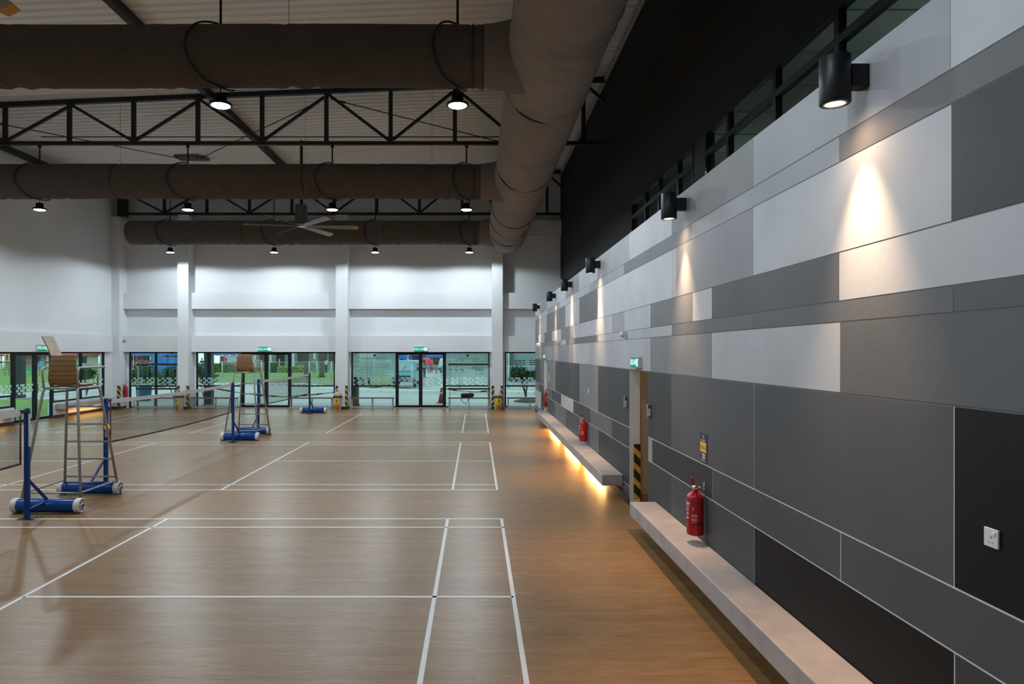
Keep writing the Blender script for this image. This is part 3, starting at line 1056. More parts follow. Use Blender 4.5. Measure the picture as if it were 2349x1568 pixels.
# ------------------------------------------------------------------ nets, posts
def post_stand(y, rz, label):
    t = thing('net_post', label, 'net post', (XN, y, 0), rz, 'blue net posts on rollers')
    MB().box(-.03, .03, -.03, .03, .012, 1.53).build('post', NAVY, t, bevel=.006)
    MB().lathe([(.036, 1.53), (.036, 1.55), (.02, 1.565), (.0001, 1.57)], seg=12).build('post_cap', NAVY, t)
    MB().box(-.10, .10, -.07, .07, 0, .012).build('base_plate', NAVY, t)
    b = MB()
    b.bar((.0, .02, .55), (.05, .36, .20), .03, .03)
    b.bar((.0, .02, .12), (.05, .30, .16), .03, .03)
    b.build('strut', NAVY, t)
    MB().lathe([(.098, -.38), (.102, -.37), (.102, .45), (.098, .46)], (0.02, .37, .108), (1, 0, 0), 32).build('roller', BLUE, t)
    for sx, x in ((-1, -.40), (1, .52)):
        w = MB().lathe([(.075, -.045), (.105, -.04), (.108, -.02), (.108, .02), (.105, .04), (.092, .045), (.088, .03), (.03, .03), (.028, .05), (.0001, .05)], (x, .37, .108), (sx, 0, 0), 32).build('wheel', WPLAST, t)
        sp = MB()
        for k in range(6):
            a = k * PI / 3
            sp.bar((x + sx * .036, .37 + .028 * math.cos(a), .108 + .028 * math.sin(a)), (x + sx * .036, .37 + .088 * math.cos(a), .108 + .088 * math.sin(a)), .012, .014, up=(1, 0, 0))
        sp.build('spokes', mat('wheel_spoke_grey', (.3, .3, .3), .5), w)
        MB().lathe([(.018, 0), (.018, .015), (.0001, .017)], (x + sx * .05, .37, .108), (sx, 0, 0), 12).build('axle', BLKPL, w)
    MB().box(-.026, .026, -.13, -.03, 1.50, 1.545).build('net_clamp', BLKPL, t)
    return t
ps = post_stand(YC[0], 0, 'blue net post on a roller base, nearest one at the left edge')
MB().box(.031, .033, -.022, .022, 1.02, 1.48).build('white_label', mat('post_label_pale', (.5, .55, .65), .5), ps)
p2 = dup(ps, (XN, YC[1] - 6.08, 0), PI, 'blue net post behind the near umpire chair with a whistle hanging on it', skip=('white_label',))
dup(p2, (XN, YC[1], 0), 0, 'blue net post on roller standing before the far umpire chair')
dup(p2, (XN, YC[2] - 6.08, 0), PI, 'blue net post behind the legs of the far umpire chair')
dup(p2, (XN, YC[2], 0), 0, 'farthest blue net post, alone on its roller before the glass doors')
NETM = mat('dark_net_cord', (.03, .022, .02), .8)
NTAPE = mat('white_net_tape', (.58, .56, .58), .7)
NBOT = mat('maroon_net_cord', (.05, .012, .016), .7)
def net(ya, yb, label):
    t = thing('badminton_net', label, 'net', (XN, ya, 0))
    L = yb - ya
    s = lambda y: -.028 * math.sin(PI * y / L)
    n = 22
    ys = [.14 + (L - .28) * i / n for i in range(n + 1)]
    tp = MB()
    for a, b in zip(ys, ys[1:]):
        tp.hexa([(-.006, a, 1.465 + s(a)), (.006, a, 1.465 + s(a)), (.006, b, 1.465 + s(b)), (-.006, b, 1.465 + s(b)),
                 (-.006, a, 1.535 + s(a)), (.006, a, 1.535 + s(a)), (.006, b, 1.535 + s(b)), (-.006, b, 1.535 + s(b))])
    tp.build('top_tape', NTAPE, t)
    MB().tube([(0, y, .80 + s(y) * 1.3 - 0) for y in ys], .016, 7).build('bottom_cord', NBOT, t)
    MB().tube([(0, .14, .80), (0, .14, 1.53)], .012, 6).tube([(0, L - .14, .80), (0, L - .14, 1.53)], .012, 6).build('side_cord', NBOT, t)
    MB().tube([(0, .03, 1.52), (0, .2, 1.515)], .006, 5).tube([(0, L - .03, 1.52), (0, L - .2, 1.515)], .006, 5).build('tie_cord', BLKPL, t)
    g = MB()
    cnt = int((L - .28) / .030)
    r = .0011
    for i in range(1, cnt):
        y = .14 + (L - .28) * i / cnt
        g.box(-r, r, y - r, y + r, .80 + s(y), 1.47 + s(y))
    for k in range(1, 22):
        z = .80 + .67 * k / 22
        for a, b in zip(ys[::2], ys[2::2]):
            g.hexa([(-r, a, z + s(a) - r), (r, a, z + s(a) - r), (r, b, z + s(b) - r), (-r, b, z + s(b) - r),
                    (-r, a, z + s(a) + r), (r, a, z + s(a) + r), (r, b, z + s(b) + r), (-r, b, z + s(b) + r)])
    g.build('netting', NETM, t, fix=False)
    return t
net(YC[0] - 6.08, YC[0], 'badminton net ending at the nearest post at the left edge')
net(YC[1] - 6.08, YC[1], 'badminton net stretched between the two umpire chairs')
net(YC[2] - 6.08, YC[2], 'farthest badminton net in front of the middle glass doors')
wh = thing('whistle', 'small yellow topped whistle hanging on the second blue post', 'whistle', (XN + .05, YC[1] - 6.13, 1.0))
MB().tube([(0, 0, .12), (-.015, .012, .30)], .004, 5).build('cord', BLKPL, wh)
MB().lathe([(.03, .02), (.045, .05), (.045, .09), (.02, .12)], seg=14).build('cap', mat('bright_yellow', (.8, .68, .02), .5), wh)
MB().box(-.035, .035, -.02, .02, -.1, .02).build('body', mat('pale_brown_wood', (.35, .2, .1), .5), wh, bevel=.01)

# ------------------------------------------------------------------ umpire chairs
def umpire_chair(x, y, label, board):
    t = thing('umpire_chair', label, 'umpire chair', (x, y, 0), 0, 'tall umpire chairs at the net posts')
    zs = 1.80
    S = {(-1, -1): (-.26, -.3), (1, -1): (.26, -.3), (1, 1): (.26, .3), (-1, 1): (-.26, .3)}
    def foot(a, b):
        return Vector((a * .455, b * .55, 0))
    def leg_at(a, b, z):
        f = foot(a, b); s = Vector((*S[(a, b)], zs))
        return f + (s - f) * (z / zs)
    for (a, b) in S:
        s = Vector((*S[(a, b)], zs))
        MB().tube([foot(a, b) + Vector((0, 0, .012)), leg_at(a, b, zs - .07), s * .985 + Vector((0, 0, .02)) , Vector((s.x * .9, s.y * .9, zs))], .021, 10).build('leg', TUBE, t)
        MB().lathe([(.032, 0), (.03, .02), (.026, .035)], foot(a, b), seg=12).build('foot_cap', BLKPL, t)
    fr = MB()
    cs = [Vector((p[0], p[1], zs)) for p in S.values()]
    for i in range(4):
        fr.tube([cs[i], cs[(i + 1) % 4]], .019, 8)
    fr.build('seat_frame', TUBE, t)
    for z in (.30, .60, .89, 1.18, 1.47):
        MB().tube([leg_at(-1, 1, z), leg_at(1, 1, z)], .015, 8).build('rung', TUBE, t)
    lo = MB()
    lo.tube([leg_at(-1, -1, .24), leg_at(1, -1, .24)], .015, 8)
    lo.tube([leg_at(-1, -1, .24), leg_at(-1, 1, .24)], .015, 8)
    lo.tube([leg_at(1, -1, .24), leg_at(1, 1, .24)], .015, 8)
    lo.build('lower_rail', TUBE, t)
    for sx in (-1, 1):
        a = MB()
        X = sx * .275
        a.tube([(sx * .26, -.3, zs), (X, -.31, zs + .26), (X, -.30, zs + .30), (X, -.26, zs + .315), (X, .44, zs + .315)], .017, 9)
        a.tube([(sx * .26, .25, zs), (X, .25, zs + .315)], .015, 8)
        a.build('armrest', TUBE, t)
    prof = [(-.235, 2.30), (-.245, 2.22), (-.25, 2.14), (-.25, 2.06), (-.248, 1.99), (-.242, 1.93), (-.225, 1.88), (-.19, 1.85), (-.12, 1.838), (-.02, 1.835), (.10, 1.838), (.22, 1.85), (.28, 1.842)]
    sh = MB()
    wid = lambda z: .19 + .04 * max(0, min(1, (2.30 - z) / .35))
    th = .012
    for k, ((y0, z0), (y1, z1)) in enumerate(zip(prof, prof[1:])):
        d = Vector((0, y1 - y0, z1 - z0)).normalized()
        nrm = Vector((0, -d.z, d.y)) * th
        g = .0 if not board else .0035
        p, q = Vector((0, y0, z0)) + d * g, Vector((0, y1, z1)) - d * g
        a, b = wid(z0), wid(z1)
        sh.hexa([(-a, p.y, p.z), (a, p.y, p.z), (b, q.y, q.z), (-b, q.y, q.z),
                 (-a, p.y + nrm.y, p.z + nrm.z), (a, p.y + nrm.y, p.z + nrm.z), (b, q.y + nrm.y, q.z + nrm.z), (-b, q.y + nrm.y, q.z + nrm.z)])
    sh.build('seat_shell', SLAT if board else mat('brown_plywood', (.25, .125, .04), .5, var=.2, vscale=6, stretch=(1, 1, 14)), t)
    core = MB()
    for (y0, z0), (y1, z1) in zip(prof, prof[1:]):
        d = Vector((0, y1 - y0, z1 - z0)).normalized()
        nrm = Vector((0, -d.z, d.y))
        a, b = wid(z0) - .01, wid(z1) - .01
        n0, n1 = nrm * (th * .35), nrm * (th * .65)
        core.hexa([(-a, y0 + n0.y, z0 + n0.z), (a, y0 + n0.y, z0 + n0.z), (b, y1 + n0.y, z1 + n0.z), (-b, y1 + n0.y, z1 + n0.z),
                   (-a, y0 + n1.y, z0 + n1.z), (a, y0 + n1.y, z0 + n1.z), (b, y1 + n1.y, z1 + n1.z), (-b, y1 + n1.y, z1 + n1.z)])
    core.build('shell_core', mat('dark_wood_core', (.05, .03, .015), .7), t)
    br = MB()
    for xx in (-.15, .15):
        br.box(xx - .02, xx + .02, -.28, .28, zs + .015, zs + .032)
    br.build('seat_bracket', BLKPL, t)
    if board:
        # hinged writing board swung up on the left arm
        q = [Vector((-.275, .02, 2.12)), Vector((-.275, .30, 2.12)), Vector((-.50, .30, 2.60)), Vector((-.50, .02, 2.60))]
        MB().prism(q, (1, 0, .45), .02).build('writing_board', BOARDW, t)
        MB().tube([(-.275, .0, 2.12), (-.275, .32, 2.12)], .02, 8).build('board_hinge', TUBE, t)
    return t
umpire_chair(-6.37, 10.70, 'near tall umpire chair with brown slatted back and raised writing board', True)
umpire_chair(-6.30, 18.72, 'far tall umpire chair with plain brown back and no raised board', False)

# ------------------------------------------------------------------ exit signs
SIGNG = emit('exit_sign_green', (.01, .34, .22), 1.0)
SIGNW = emit('exit_sign_white', (.75, 1.0, .95), 1.25)
def exit_sign(loc, rz, w, label):
    t = thing('exit_sign', label, 'exit sign', loc, rz, 'green exit signs')
    h = w * .36
    MB().box(-w / 2, w / 2, -.055, 0, 0, h).build('housing', mat('sign_housing', (.5, .5, .52), .5), t)
    MB().box(-w / 2 + .006, w / 2 - .006, -.061, -.055, .006, h - .006).build('face', SIGNG, t)
    text('KELUAR', h * .72, SIGNW, t, (-w * .10, -.062, h * .50), name='lettering', depth=.001, sx=.95)
    ic = MB()
    s = h * .34
    cx, cz = w * .38, h * .5
    def flat(pts):
        ic.prism([(cx + x * s, -.0615, cz + z * s) for x, z in pts], (0, 1, 0), .0005)
    flat([(-.9, -1), (.9, -1), (.9, 1), (-.9, 1)])
    ic.build('pictogram_field', SIGNW, t)
    ic = MB()
    flat([(.02, .62), (.2, .5), (.28, .62), (.2, .85), (.0, .85)])
    flat([(-.35, .4), (.2, .45), (.1, .3), (.0, -.1), (.45, -.4), (.3, -.85), (.15, -.85), (.2, -.45), (-.2, -.25), (-.6, -.75), (-.75, -.65), (-.35, -.1), (-.2, .22), (-.5, .15)])
    for v in range(len(ic.v)):
        x, y, z = ic.v[v]; ic.v[v] = (x, y - .0006, z)
    ic.build('running_figure', SIGNG, t)
    return t
exit_sign((-8.78, 28.2, 2.375), 0, .56, 'lit green KELUAR sign above the middle glass doors behind the far umpire chair')
exit_sign((-2.30, 28.2, 2.375), 0, .56, 'lit green KELUAR sign above the right-hand glass doors with the red umbrella outside')
exit_sign((XL + .14, 23.2, 2.40), PI / 2, .56, 'lit green KELUAR sign above the left wall glass door')
exit_sign((XP, 9.86, 2.125), -PI / 2, .44, 'lit green KELUAR sign above the near doorway in the panelled wall')
exit_sign((XP, 22.95, 2.125), -PI / 2, .44, 'lit green KELUAR sign above the far doorway in the panelled wall')

# ------------------------------------------------------------------ fire extinguishers
PRINT = mat('pale_label_print', (.62, .50, .50), .5)
def extinguisher(loc, rz, label):
    """hangs on a wall behind it at local y = +.1"""
    t = thing('fire_extinguisher', label, 'fire extinguisher', loc, rz, 'red fire extinguishers')
    MB().lathe([(.070, 0), (.083, .008), (.085, .02), (.085, .375), (.078, .405), (.055, .43), (.03, .445), (.026, .47)], seg=32).build('cylinder', RED, t)
    MB().lathe([(.0865, .118), (.0865, .128)], seg=32).build('strap', BLKPL, t)
    MB().lathe([(.028, .455), (.03, .47), (.03, .50), (.02, .51)], seg=16).build('valve', CHROME, t)
    h = MB()
    h.bar((-.01, -.005, .50), (.03, -.05, .59), .02, .014); h.bar((.0, -.01, .495), (.085, .0, .475), .02, .012)
    h.build('squeeze_handle', RED, t)
    MB().tube([(-.02, 0, .49), (-.075, 0, .49), (-.097, 0, .45), (-.10, .0, .36), (-.098, 0, .17)], .010, 8).build('hose', BLKPL, t)
    MB().tube([(0, .02, .485), (.0, .1, .485)], .006, 6).box(-.02, .02, .092, .1, .46, .54).build('hanging_bracket', CHROME, t)
    lab = MB()
    def patch(a0, a1, z0, z1):
        a0, a1, n = a0 + 1.2, a1 + 1.2, 4
        for i in range(n):
            a, b = a0 + (a1 - a0) * i / n, a0 + (a1 - a0) * (i + 1) / n
            r0, r1 = .0852, .0862
            lab.hexa([(r0 * math.sin(a), -r0 * math.cos(a), z0), (r1 * math.sin(a), -r1 * math.cos(a), z0), (r1 * math.sin(b), -r1 * math.cos(b), z0), (r0 * math.sin(b), -r0 * math.cos(b), z0),
                      (r0 * math.sin(a), -r0 * math.cos(a), z1), (r1 * math.sin(a), -r1 * math.cos(a), z1), (r1 * math.sin(b), -r1 * math.cos(b), z1), (r0 * math.sin(b), -r0 * math.cos(b), z1)])
    c = -.25
    for i, wd in enumerate((.62, .6, .55)):
        patch(c - .1, c + wd, .215 - i * .010, .219 - i * .010)
        patch(c - .1, c + wd - .05, .175 - i * .010, .179 - i * .010)
    patch(c - .08, c + .12, .135, .139); patch(c + .3, c + .45, .135, .139)
    patch(c - .02, c + .16, .255, .257); patch(c + .02, c + .12, .265, .29)
    patch(-1.25, -.62, .315, .34); patch(-1.2, -.66, .30, .306)
    for i in range(5):
        patch(-1.2, -.66 - .1 * (i % 2), .25 + i * .009, .253 + i * .009)
    patch(-1.05, -.8, .21, .235); patch(-1.2, -.75, .17, .19)
    lab.build('label_lettering', PRINT, t)
    return t
E1 = extinguisher((XP - .1, 7.0, .475), -PI / 2, 'red fire extinguisher above the near concrete bench, below the purple poster')
dup(E1, (XP - .1, 14.3, .475), -PI / 2, 'red fire extinguisher hanging above the middle of the far concrete bench')
dup(E1, (XP + .05, 23.5, .475), 0, 'red fire extinguisher on the far doorway jamb at the far bench end')
dup(E1, (-14.57, 28.2, .50), PI / 2, 'red fire extinguisher on the white corner pillar at the left')

# ------------------------------------------------------------------ small fittings on the panelled wall
OFFW = mat('switch_white', (.66, .67, .68), .35)
t = thing('wall_socket', 'white single power socket on the black panel at the right edge', 'socket', (XP, 3.096, 1.507))
MB().box(-.011, 0, -.043, .043, -.043, .043).build('plate', OFFW, t, bevel=.003)
MB().box(-.016, -.011, -.030, -.012, .012, .030).build('rocker_switch', OFFW, t, bevel=.002)
m = MB().box(-.0118, -.0108, -.006, .004, -.002, .010)
m.box(-.0118, -.0108, -.016, -.006, -.024, -.019).box(-.0118, -.0108, .006, .016, -.024, -.019)
m.build('pin_holes', GREY, t)
def switch(y, z, h, n, label):
    t = thing('light_switch', label, 'light switch', (XP, y, z))
    MB().box(-.01, 0, -.043, .043, -h / 2, h / 2).build('plate', OFFW, t, bevel=.003)
    for k in range(n):
        zc = -h / 2 + h * (k + .5) / n
        MB().box(-.014, -.01, -.012, .012, zc - .018, zc + .018).build('rocker', OFFW, t)
switch(14.2, 1.54, .09, 1, 'single white light switch on the grey panel above the far bench')
switch(21.9, 1.53, .28, 3, 'tall triple white light switch beside the far doorway')
def fitting(y, z, label):
    t = thing('wall_fitting', label, 'wall fitting', (XP, y, z))
    MB().box(-.045, 0, -.035, .035, -.088, .088).build('case', mat('fitting_grey', (.30, .32, .33), .3, metal=.5), t, bevel=.008)
    MB().box(-.038, -.008, -.037, -.035, -.065, .03).build('pale_cover', OFFW, t)
    MB().box(-.036, -.014, -.038, -.035, .045, .07).build('dark_window', BLKPL, t)
fitting(10.61, 1.57, 'small grey wall fitting on the far side of the near doorway')
fitting(9.18, 1.56, 'small grey wall fitting on the near side of the near doorway')
def siren(y, z, label):
    t = thing('wall_alarm', label, 'alarm', (XP, y, z))
    MB().box(-.05, 0, -.045, .045, -.05, .05).build('base', OFFW, t, bevel=.01)
    MB().lathe([(.05, 0), (.048, .03), (.03, .052), (.0001, .06)], (-.05, 0, .01), (-1, 0, 0), 20).build('dome', WPLAST, t)
siren(10.64, 2.62, 'white domed wall alarm above the near exit sign')
siren(18.8, 2.63, 'white domed wall alarm midway along the panelled wall')
siren(25.3, 2.63, 'white domed wall alarm under the last wall lamp')
# purple notice
t = thing('poster', 'small purple and yellow poster above the near fire extinguisher', 'poster', (XP - .003, 7.03, 1.365))
PUR = mat('purple_print', (.028, .014, .06), .35)
MB().box(-.002, .002, -.11, .11, -.15, .15).build('sheet', PUR, t)
MB().box(-.0032, -.002, -.09, .095, -.045, .055).build('yellow_panel', YEL, t)
m = MB()
for i in range(4):
    yy = .075 - i * .047
    m.box(-.0042, -.0032, yy - .013, yy + .008, -.018, .012); m.box(-.0042, -.0032, yy - .008, yy + .004, .014, .026)
m.build('figures', mat('poster_figures', (.14, .09, .06), .6), t)
m = MB()
m.box(-.0032, -.002, -.055, .03, -.085, -.06).box(-.0032, -.002, -.055, .03, -.117, -.092)
m.box(-.0032, -.002, -.07, .08, .066, .070).box(-.0032, -.002, -.05, .06, .076, .082).box(-.0032, -.002, -.02, .005, .10, .125)
m.box(-.0032, -.002, -.08, .09, -.138, -.134)
m.build('pale_print', mat('poster_pale', (.5, .48, .6), .5), t)
t = thing('security_camera', 'tiny security camera high on the left corner pillar', 'camera', (-14.67, 28.15, 2.80))
MB().tube([(0, 0, .04), (.06, 0, .04)], .015, 8).build('arm', OFFW, t)
MB().lathe([(.04, .04), (.045, 0), (.03, -.035), (.0001, -.045)], (.08, 0, .02), seg=16).build('dome', GREY, t)

# ------------------------------------------------------------------ hazard guards on corners
HAZ = stripes('hazard_stripes', (.012, .012, .013), (.62, .36, .015), .235, -1.0)
HAZ2 = stripes('hazard_stripes_mirrored', (.012, .012, .013), (.62, .36, .015), .235, 1.0)
def guard(loc, sx, sy, label, h=.86, m=HAZ, z0=.11):
    """L-shaped strip wrapped round a vertical corner; sx, sy point away along the two faces"""
    t = tag(MB().prism([(0, 0, 0), (sx * .095, 0, 0), (sx * .095, -sy * .008, 0), (-sx * .008, -sy * .008, 0), (-sx * .008, sy * .095, 0), (0, sy * .095, 0)], (0, 0, 1), h).build('corner_guard', m),
            label, 'corner guard', 'black and yellow corner guards')
    t.location = (loc[0], loc[1], z0)
    return t
cn = ['left corner pillar', 'second pillar from the left', 'third pillar from the left', 'rightmost pillar']
for i, (a, b) in enumerate(COLS):
    guard((b, 27.9, 0), -1, 1, 'black and yellow corner guard on the right edge of the %s' % cn[i], m=HAZ2)
    if i:
        guard((a, 27.9, 0), 1, 1, 'black and yellow corner guard on the left edge of the %s' % cn[i], m=HAZ)
guard((XP + .16, D1[1], 0), -1, 1, 'tall black and yellow corner guard on the near doorway jamb', .84, m=HAZ2, z0=.10)

# ------------------------------------------------------------------ litter bins
BINB = mat('bin_cream', (.42, .38, .33), .5)
BINL = mat('bin_lid_grey', (.40, .38, .36), .45)
def bin_(x, y, rz, label):
    t = thing('litter_bin', label, 'bin', (x, y, 0), rz, 'cream litter bins with yellow signs')
    MB().lathe([(.14, 0), (.145, .01), (.168, .50), (.168, .52)], seg=28).build('body', BINB, t)
    MB().lathe([(.178, .50), (.186, .52), (.186, .56), (.172, .575)], seg=28).build('rim', mat('bin_rim_dark', (.03, .027, .025), .5), t)
    MB().lathe([(.172, .572), (.168, .61), (.145, .67), (.10, .72), (.05, .745), (.0001, .752)], seg=28).build('domed_lid', BINL, t)
    def patch(m, a0, a1, z0, z1, d):
        n = 8
        for i in range(n):
            a, b = a0 + (a1 - a0) * i / n, a0 + (a1 - a0) * (i + 1) / n
            def P(a, z, e):
                r = .145 + .023 * z / .5 + e
                return (r * math.sin(a), -r * math.cos(a), z)
            m.hexa([P(a, z0, d), P(a, z0, d + .002), P(b, z0, d + .002), P(b, z0, d), P(a, z1, d), P(a, z1, d + .002), P(b, z1, d + .002), P(b, z1, d)])
    m = MB(); patch(m, -.72, .72, .19, .50, .001); m.build('yellow_sign', YEL, t)
    m = MB(); patch(m, -.72, .72, .02, .19, .001); m.build('orange_sign', mat('orange_red_print', (.42, .085, .02), .5), t)
    m = MB()
    patch(m, -.45, -.2, .30, .38, .0035); m.build('basket_mark', mat('sign_grey', (.35, .33, .28), .5), t)
    m = MB()
    patch(m, .05, .2, .29, .42, .0035); patch(m, .08, .2, .43, .465, .0035); patch(m, -.15, .1, .38, .41, .0035); patch(m, .16, .3, .36, .40, .0035)
    patch(m, -.6, .6, .215, .225, .0035); patch(m, -.6, .6, .235, .245, .0035)
    m.build('tidy_figure', BLKPL, t)
    return t
b0 = bin_(-12.06, 27.6, 0, 'cream litter bin at the second pillar, partly behind the net tape')
b0.rotation_euler = (0, 0, -.6)
dup(b0, (-5.62, 27.55, 0), -.1, 'cream litter bin with domed lid at the third pillar')
dup(b0, (.90, 27.5, 0), 0, 'cream litter bin with domed lid at the rightmost pillar')

# ------------------------------------------------------------------ metal benches by the windows
BTOP = mat('dark_bench_top', (.045, .05, .055), .3)
def mbench(x0, x1, label, rail=False):
    t = thing('metal_bench', label, 'bench', ((x0 + x1) / 2, 28.05, 0))
    h = (x1 - x0) / 2
    MB().box(-h, h, -.16, .16, .455, .485).build('seat', BTOP, t, bevel=.006)
    for x in (-h + .07, 0, h - .07):
        for y in (-.12, .12):
            MB().box(x - .018, x + .018, y - .018, y + .018, .0, .455).build('leg', TUBE, t)
    m = MB()
    m.box(-h + .07, h - .07, -.135, -.105, .07, .105).box(-h + .07, h - .07, .105, .135, .07, .105)
    m.box(-h + .05, h - .05, -.135, .135, .432, .455)
    m.build('stretcher', TUBE, t)
    if rail:
        for x in (-h + .09, h - .09):
            MB().box(x - .018, x + .018, .165, .201, 0, 1.90).build('upright', TUBE, t)
        MB().box(-h + .02, h - .02, .14, .165, 1.80, 1.88).build('hook_rail', BLKPL, t)
        MB().box(-h + .02, h - .02, .14, .165, .79, .86).build('back_rail', BLKPL, t)
        n = 4
        for k in range(n):
            x = -h + (k + .5) * 2 * h / n
            MB().tube([(x, .14, 1.85), (x, .11, 1.83), (x, .10, 1.85)], .008, 6).build('coat_hook', CHROME, t)
    return t
mbench(-14.15, -12.36, 'metal bench with coat hook rail behind the net in the left bay', True)
mbench(-11.76, -9.84, 'plain metal bench left of the far umpire chair')
mbench(-7.72, -5.88, 'plain metal bench behind the farthest blue net post')
mbench(-5.2, -3.37, 'plain metal bench under the long text notice')
mbench(-1.18, .60, 'metal bench with coat hook rail carrying a black bag', True)
mbench(1.26, 3.2, 'plain metal bench beside the small tree at the right end')
# rolled black bag on the bench
t = thing('duffel_bag', 'rolled black bag with dangling strap on the hook rail bench', 'bag', (-.36, 28.0, .485))
MB().lathe([(.0001, -.27), (.05, -.265), (.085, -.24), (.09, -.1), (.083, 0), (.09, .12), (.088, .22), (.06, .265), (.0001, .275)], (0, 0, .088), (1, 0, .03), 22).build('roll', BLKCLOTH, t)
MB().tube([(-.2, -.09, .12), (-.255, -.185, .02), (-.25, -.19, -.1), (-.17, -.19, -.18), (-.05, -.19, -.27), (.0, -.19, -.16), (.05, -.185, 0), (.04, -.10, .10)], .012, 7).build('strap', BLKCLOTH, t)
MB().lathe([(.092, -.015), (.092, .015)], (.0, 0, .087), (1, 0, 0), 20).build('buckle_band', BLKPL, t)

# ------------------------------------------------------------------ outside: ground, kerb, canopy
ZG = -.12
PAVE = mat('wet_grey_paving', (.32, .335, .33), .5, var=.16, vscale=2.5, stretch=(.4, 2.2, 1), bump=.1, bscale=8)
struct(MB().box(-95, 60, -12, 150, ZG - .2, ZG).build('ground', PAVE), 'grey paved drive outside the windows', 'ground')
GRASS = mat('lawn_green', (.13, .235, .035), .9, var=.35, vscale=3.0, bump=.5, bscale=30)
def lawn(poly, z, label):
    o = MB().prism([(x, y, z) for x, y in poly], (0, 0, -1), .05).build('grass', GRASS)
    return tag(o, label, 'grass', kind='stuff')
KP = [(-40, 38.5), (-25.2, 36.8), (-23.8, 42.0), (-20.8, 50), (-13.2, 50), (-9.4, 45), (-7.5, 42.9), (-3.2, 40.6), (.7, 39.8), (3.4, 39.4), (30, 37)]
lawn([(-90, 39.5), (-40, 38.9), (-25.4, 37.2), (-24.1, 42.2), (-21, 50.3), (-13.1, 50.3), (-9.1, 45.3), (-7.4, 43.2), (-6, 54), (-13, 88), (-90, 110)], ZG + .09, 'green lawn beyond the white kerb')
lawn([(-7.3, 43.2), (-3.1, 40.9), (.75, 40.1), (3.45, 39.7), (30, 37.3), (30, 39.6), (3.5, 41.6), (.8, 41.8), (-3, 42.8), (-6.6, 45.2)], ZG + .09, 'thin strip of grass behind the right-hand kerb')
lawn([(-60, 8), (-15.9, 8), (-15.9, 30.5), (-18.5, 34.4), (-60, 34.4)], ZG + .07, 'near lawn right outside the left wall windows')
KERB = mat('white_kerb_paint', (.78, .80, .80), .6, var=.08, vscale=4)
km = MB()
for (x0, y0), (x1, y1) in zip(KP, KP[1:]):
    L = math.hypot(x1 - x0, y1 - y0); n = max(1, round(L / 1.0))
    for k in range(n):
        a, b = k / n + .012 / L, (k + 1) / n - .012 / L
        p = Vector((x0 + (x1 - x0) * a, y0 + (y1 - y0) * a, ZG + .09)); q = Vector((x0 + (x1 - x0) * b, y0 + (y1 - y0) * b, ZG + .09))
        km.bar(p, q, .42, .2)
struct(km.build('kerb', KERB), 'white painted kerb of short blocks along the drive', 'kerb')
can = thing('entrance_canopy', 'flat canopy on dark square posts outside the back glass wall', 'canopy', (-5.65, 30.4, ZG))
MB().box(-11.5, 9.2, -1.65, 1.5, 3.15, 3.35).build('slab', WHITE, can)
for x in (-6.8, 0, 6.8):
    p = MB().box(x - .17, x + .17, 1.05, 1.39, 0, 3.15).build('post', mat('dark_post_paint', (.03, .033, .036), .5), can)
    MB().box(x - .22, x + .22, 1.0, 1.44, 0, .05).build('post_foot', CONC, p)
t = thing('canopy_post', 'black square post on the lawn outside the left glass door', 'post', (-23.9, 35.6, ZG + .02))
MB().box(-.17, .17, -.17, .17, .04, 4.2).build('shaft', BLKPL, t)
MB().box(-.42, .42, -.42, .42, 0, .05).build('base', CONC, t)

# ------------------------------------------------------------------ plants
LEAF = mat('dark_leaf', (.024, .078, .015), .6, var=.5, vscale=14, spec=.2)
LEAF2 = mat('bright_leaf', (.16, .26, .03), .55, var=.4, vscale=10)
BARK = mat('grey_bark', (.10, .085, .07), .9, var=.3, vscale=12)
def leaves(m, c, r, n, size, rnd, boxy=False):
    for _ in range(n):
        if boxy:
            d = Vector((rnd.uniform(-1, 1), rnd.uniform(-1, 1), rnd.uniform(-1, 1)))
            if rnd.random() < .75:
                ax = rnd.choice((1, 2, 2, 1, 0)); d[ax] = -1 if ax == 1 else (1 if ax == 2 else rnd.choice((-1, 1)))
            d = d * rnd.uniform(.9, 1.04)
        else:
            d = Vector((rnd.gauss(0, 1), rnd.gauss(0, 1), rnd.gauss(0, 1))).normalized() * (rnd.random() ** .4)
            d *= 1 + .16 * math.sin(5 * d.x + 3 * d.z) * math.cos(4 * d.y)
        p = Vector(c) + Vector((d.x * r[0], d.y * r[1], d.z * r[2]))
        u = Vector((rnd.gauss(0, 1), rnd.gauss(0, 1), rnd.gauss(0, .5))).normalized()
        v = u.cross(Vector((rnd.gauss(0, 1), rnd.gauss(0, 1), rnd.gauss(0, 1)))).normalized()
        s = size * rnd.uniform(.7, 1.3)
        m.quad(p - u * s, p - v * s * .45, p + u * s, p + v * s * .45)
def tree(x, y, zc, r, n, size, seed, label, stems=4, base=0.0, leaf=LEAF):
    rnd = random.Random(seed)
    t = thing('small_tree', label, 'tree', (x, y, ZG + base))
    z0 = -ZG - base
    m = MB()
    for _ in range(9):
        leaves(m, (rnd.uniform(-.6, .6) * r[0], rnd.uniform(-.5, .5) * r[1], zc + z0 + rnd.uniform(-.45, .45) * r[2]), (r[0] * .5, r[1] * .5, r[2] * .6), n // 9, size, rnd)
    m.build('foliage', leaf, t, fix=False)
    m = MB()
    for k in range(stems):
        a = rnd.uniform(0, 6.28); rr = rnd.uniform(.15, .5)
        e = Vector((math.cos(a) * r[0] * rr, math.sin(a) * r[1] * rr, zc + z0))
        m.tube([(0, 0, -.02), (e.x * .25, e.y * .2, e.z * .25), (e.x * .85 + rnd.uniform(-.05, .05), e.y * .8, e.z * .6), e], [.03, .024, .018, .01], 7)
    m.build('stem', BARK, t)
    return t
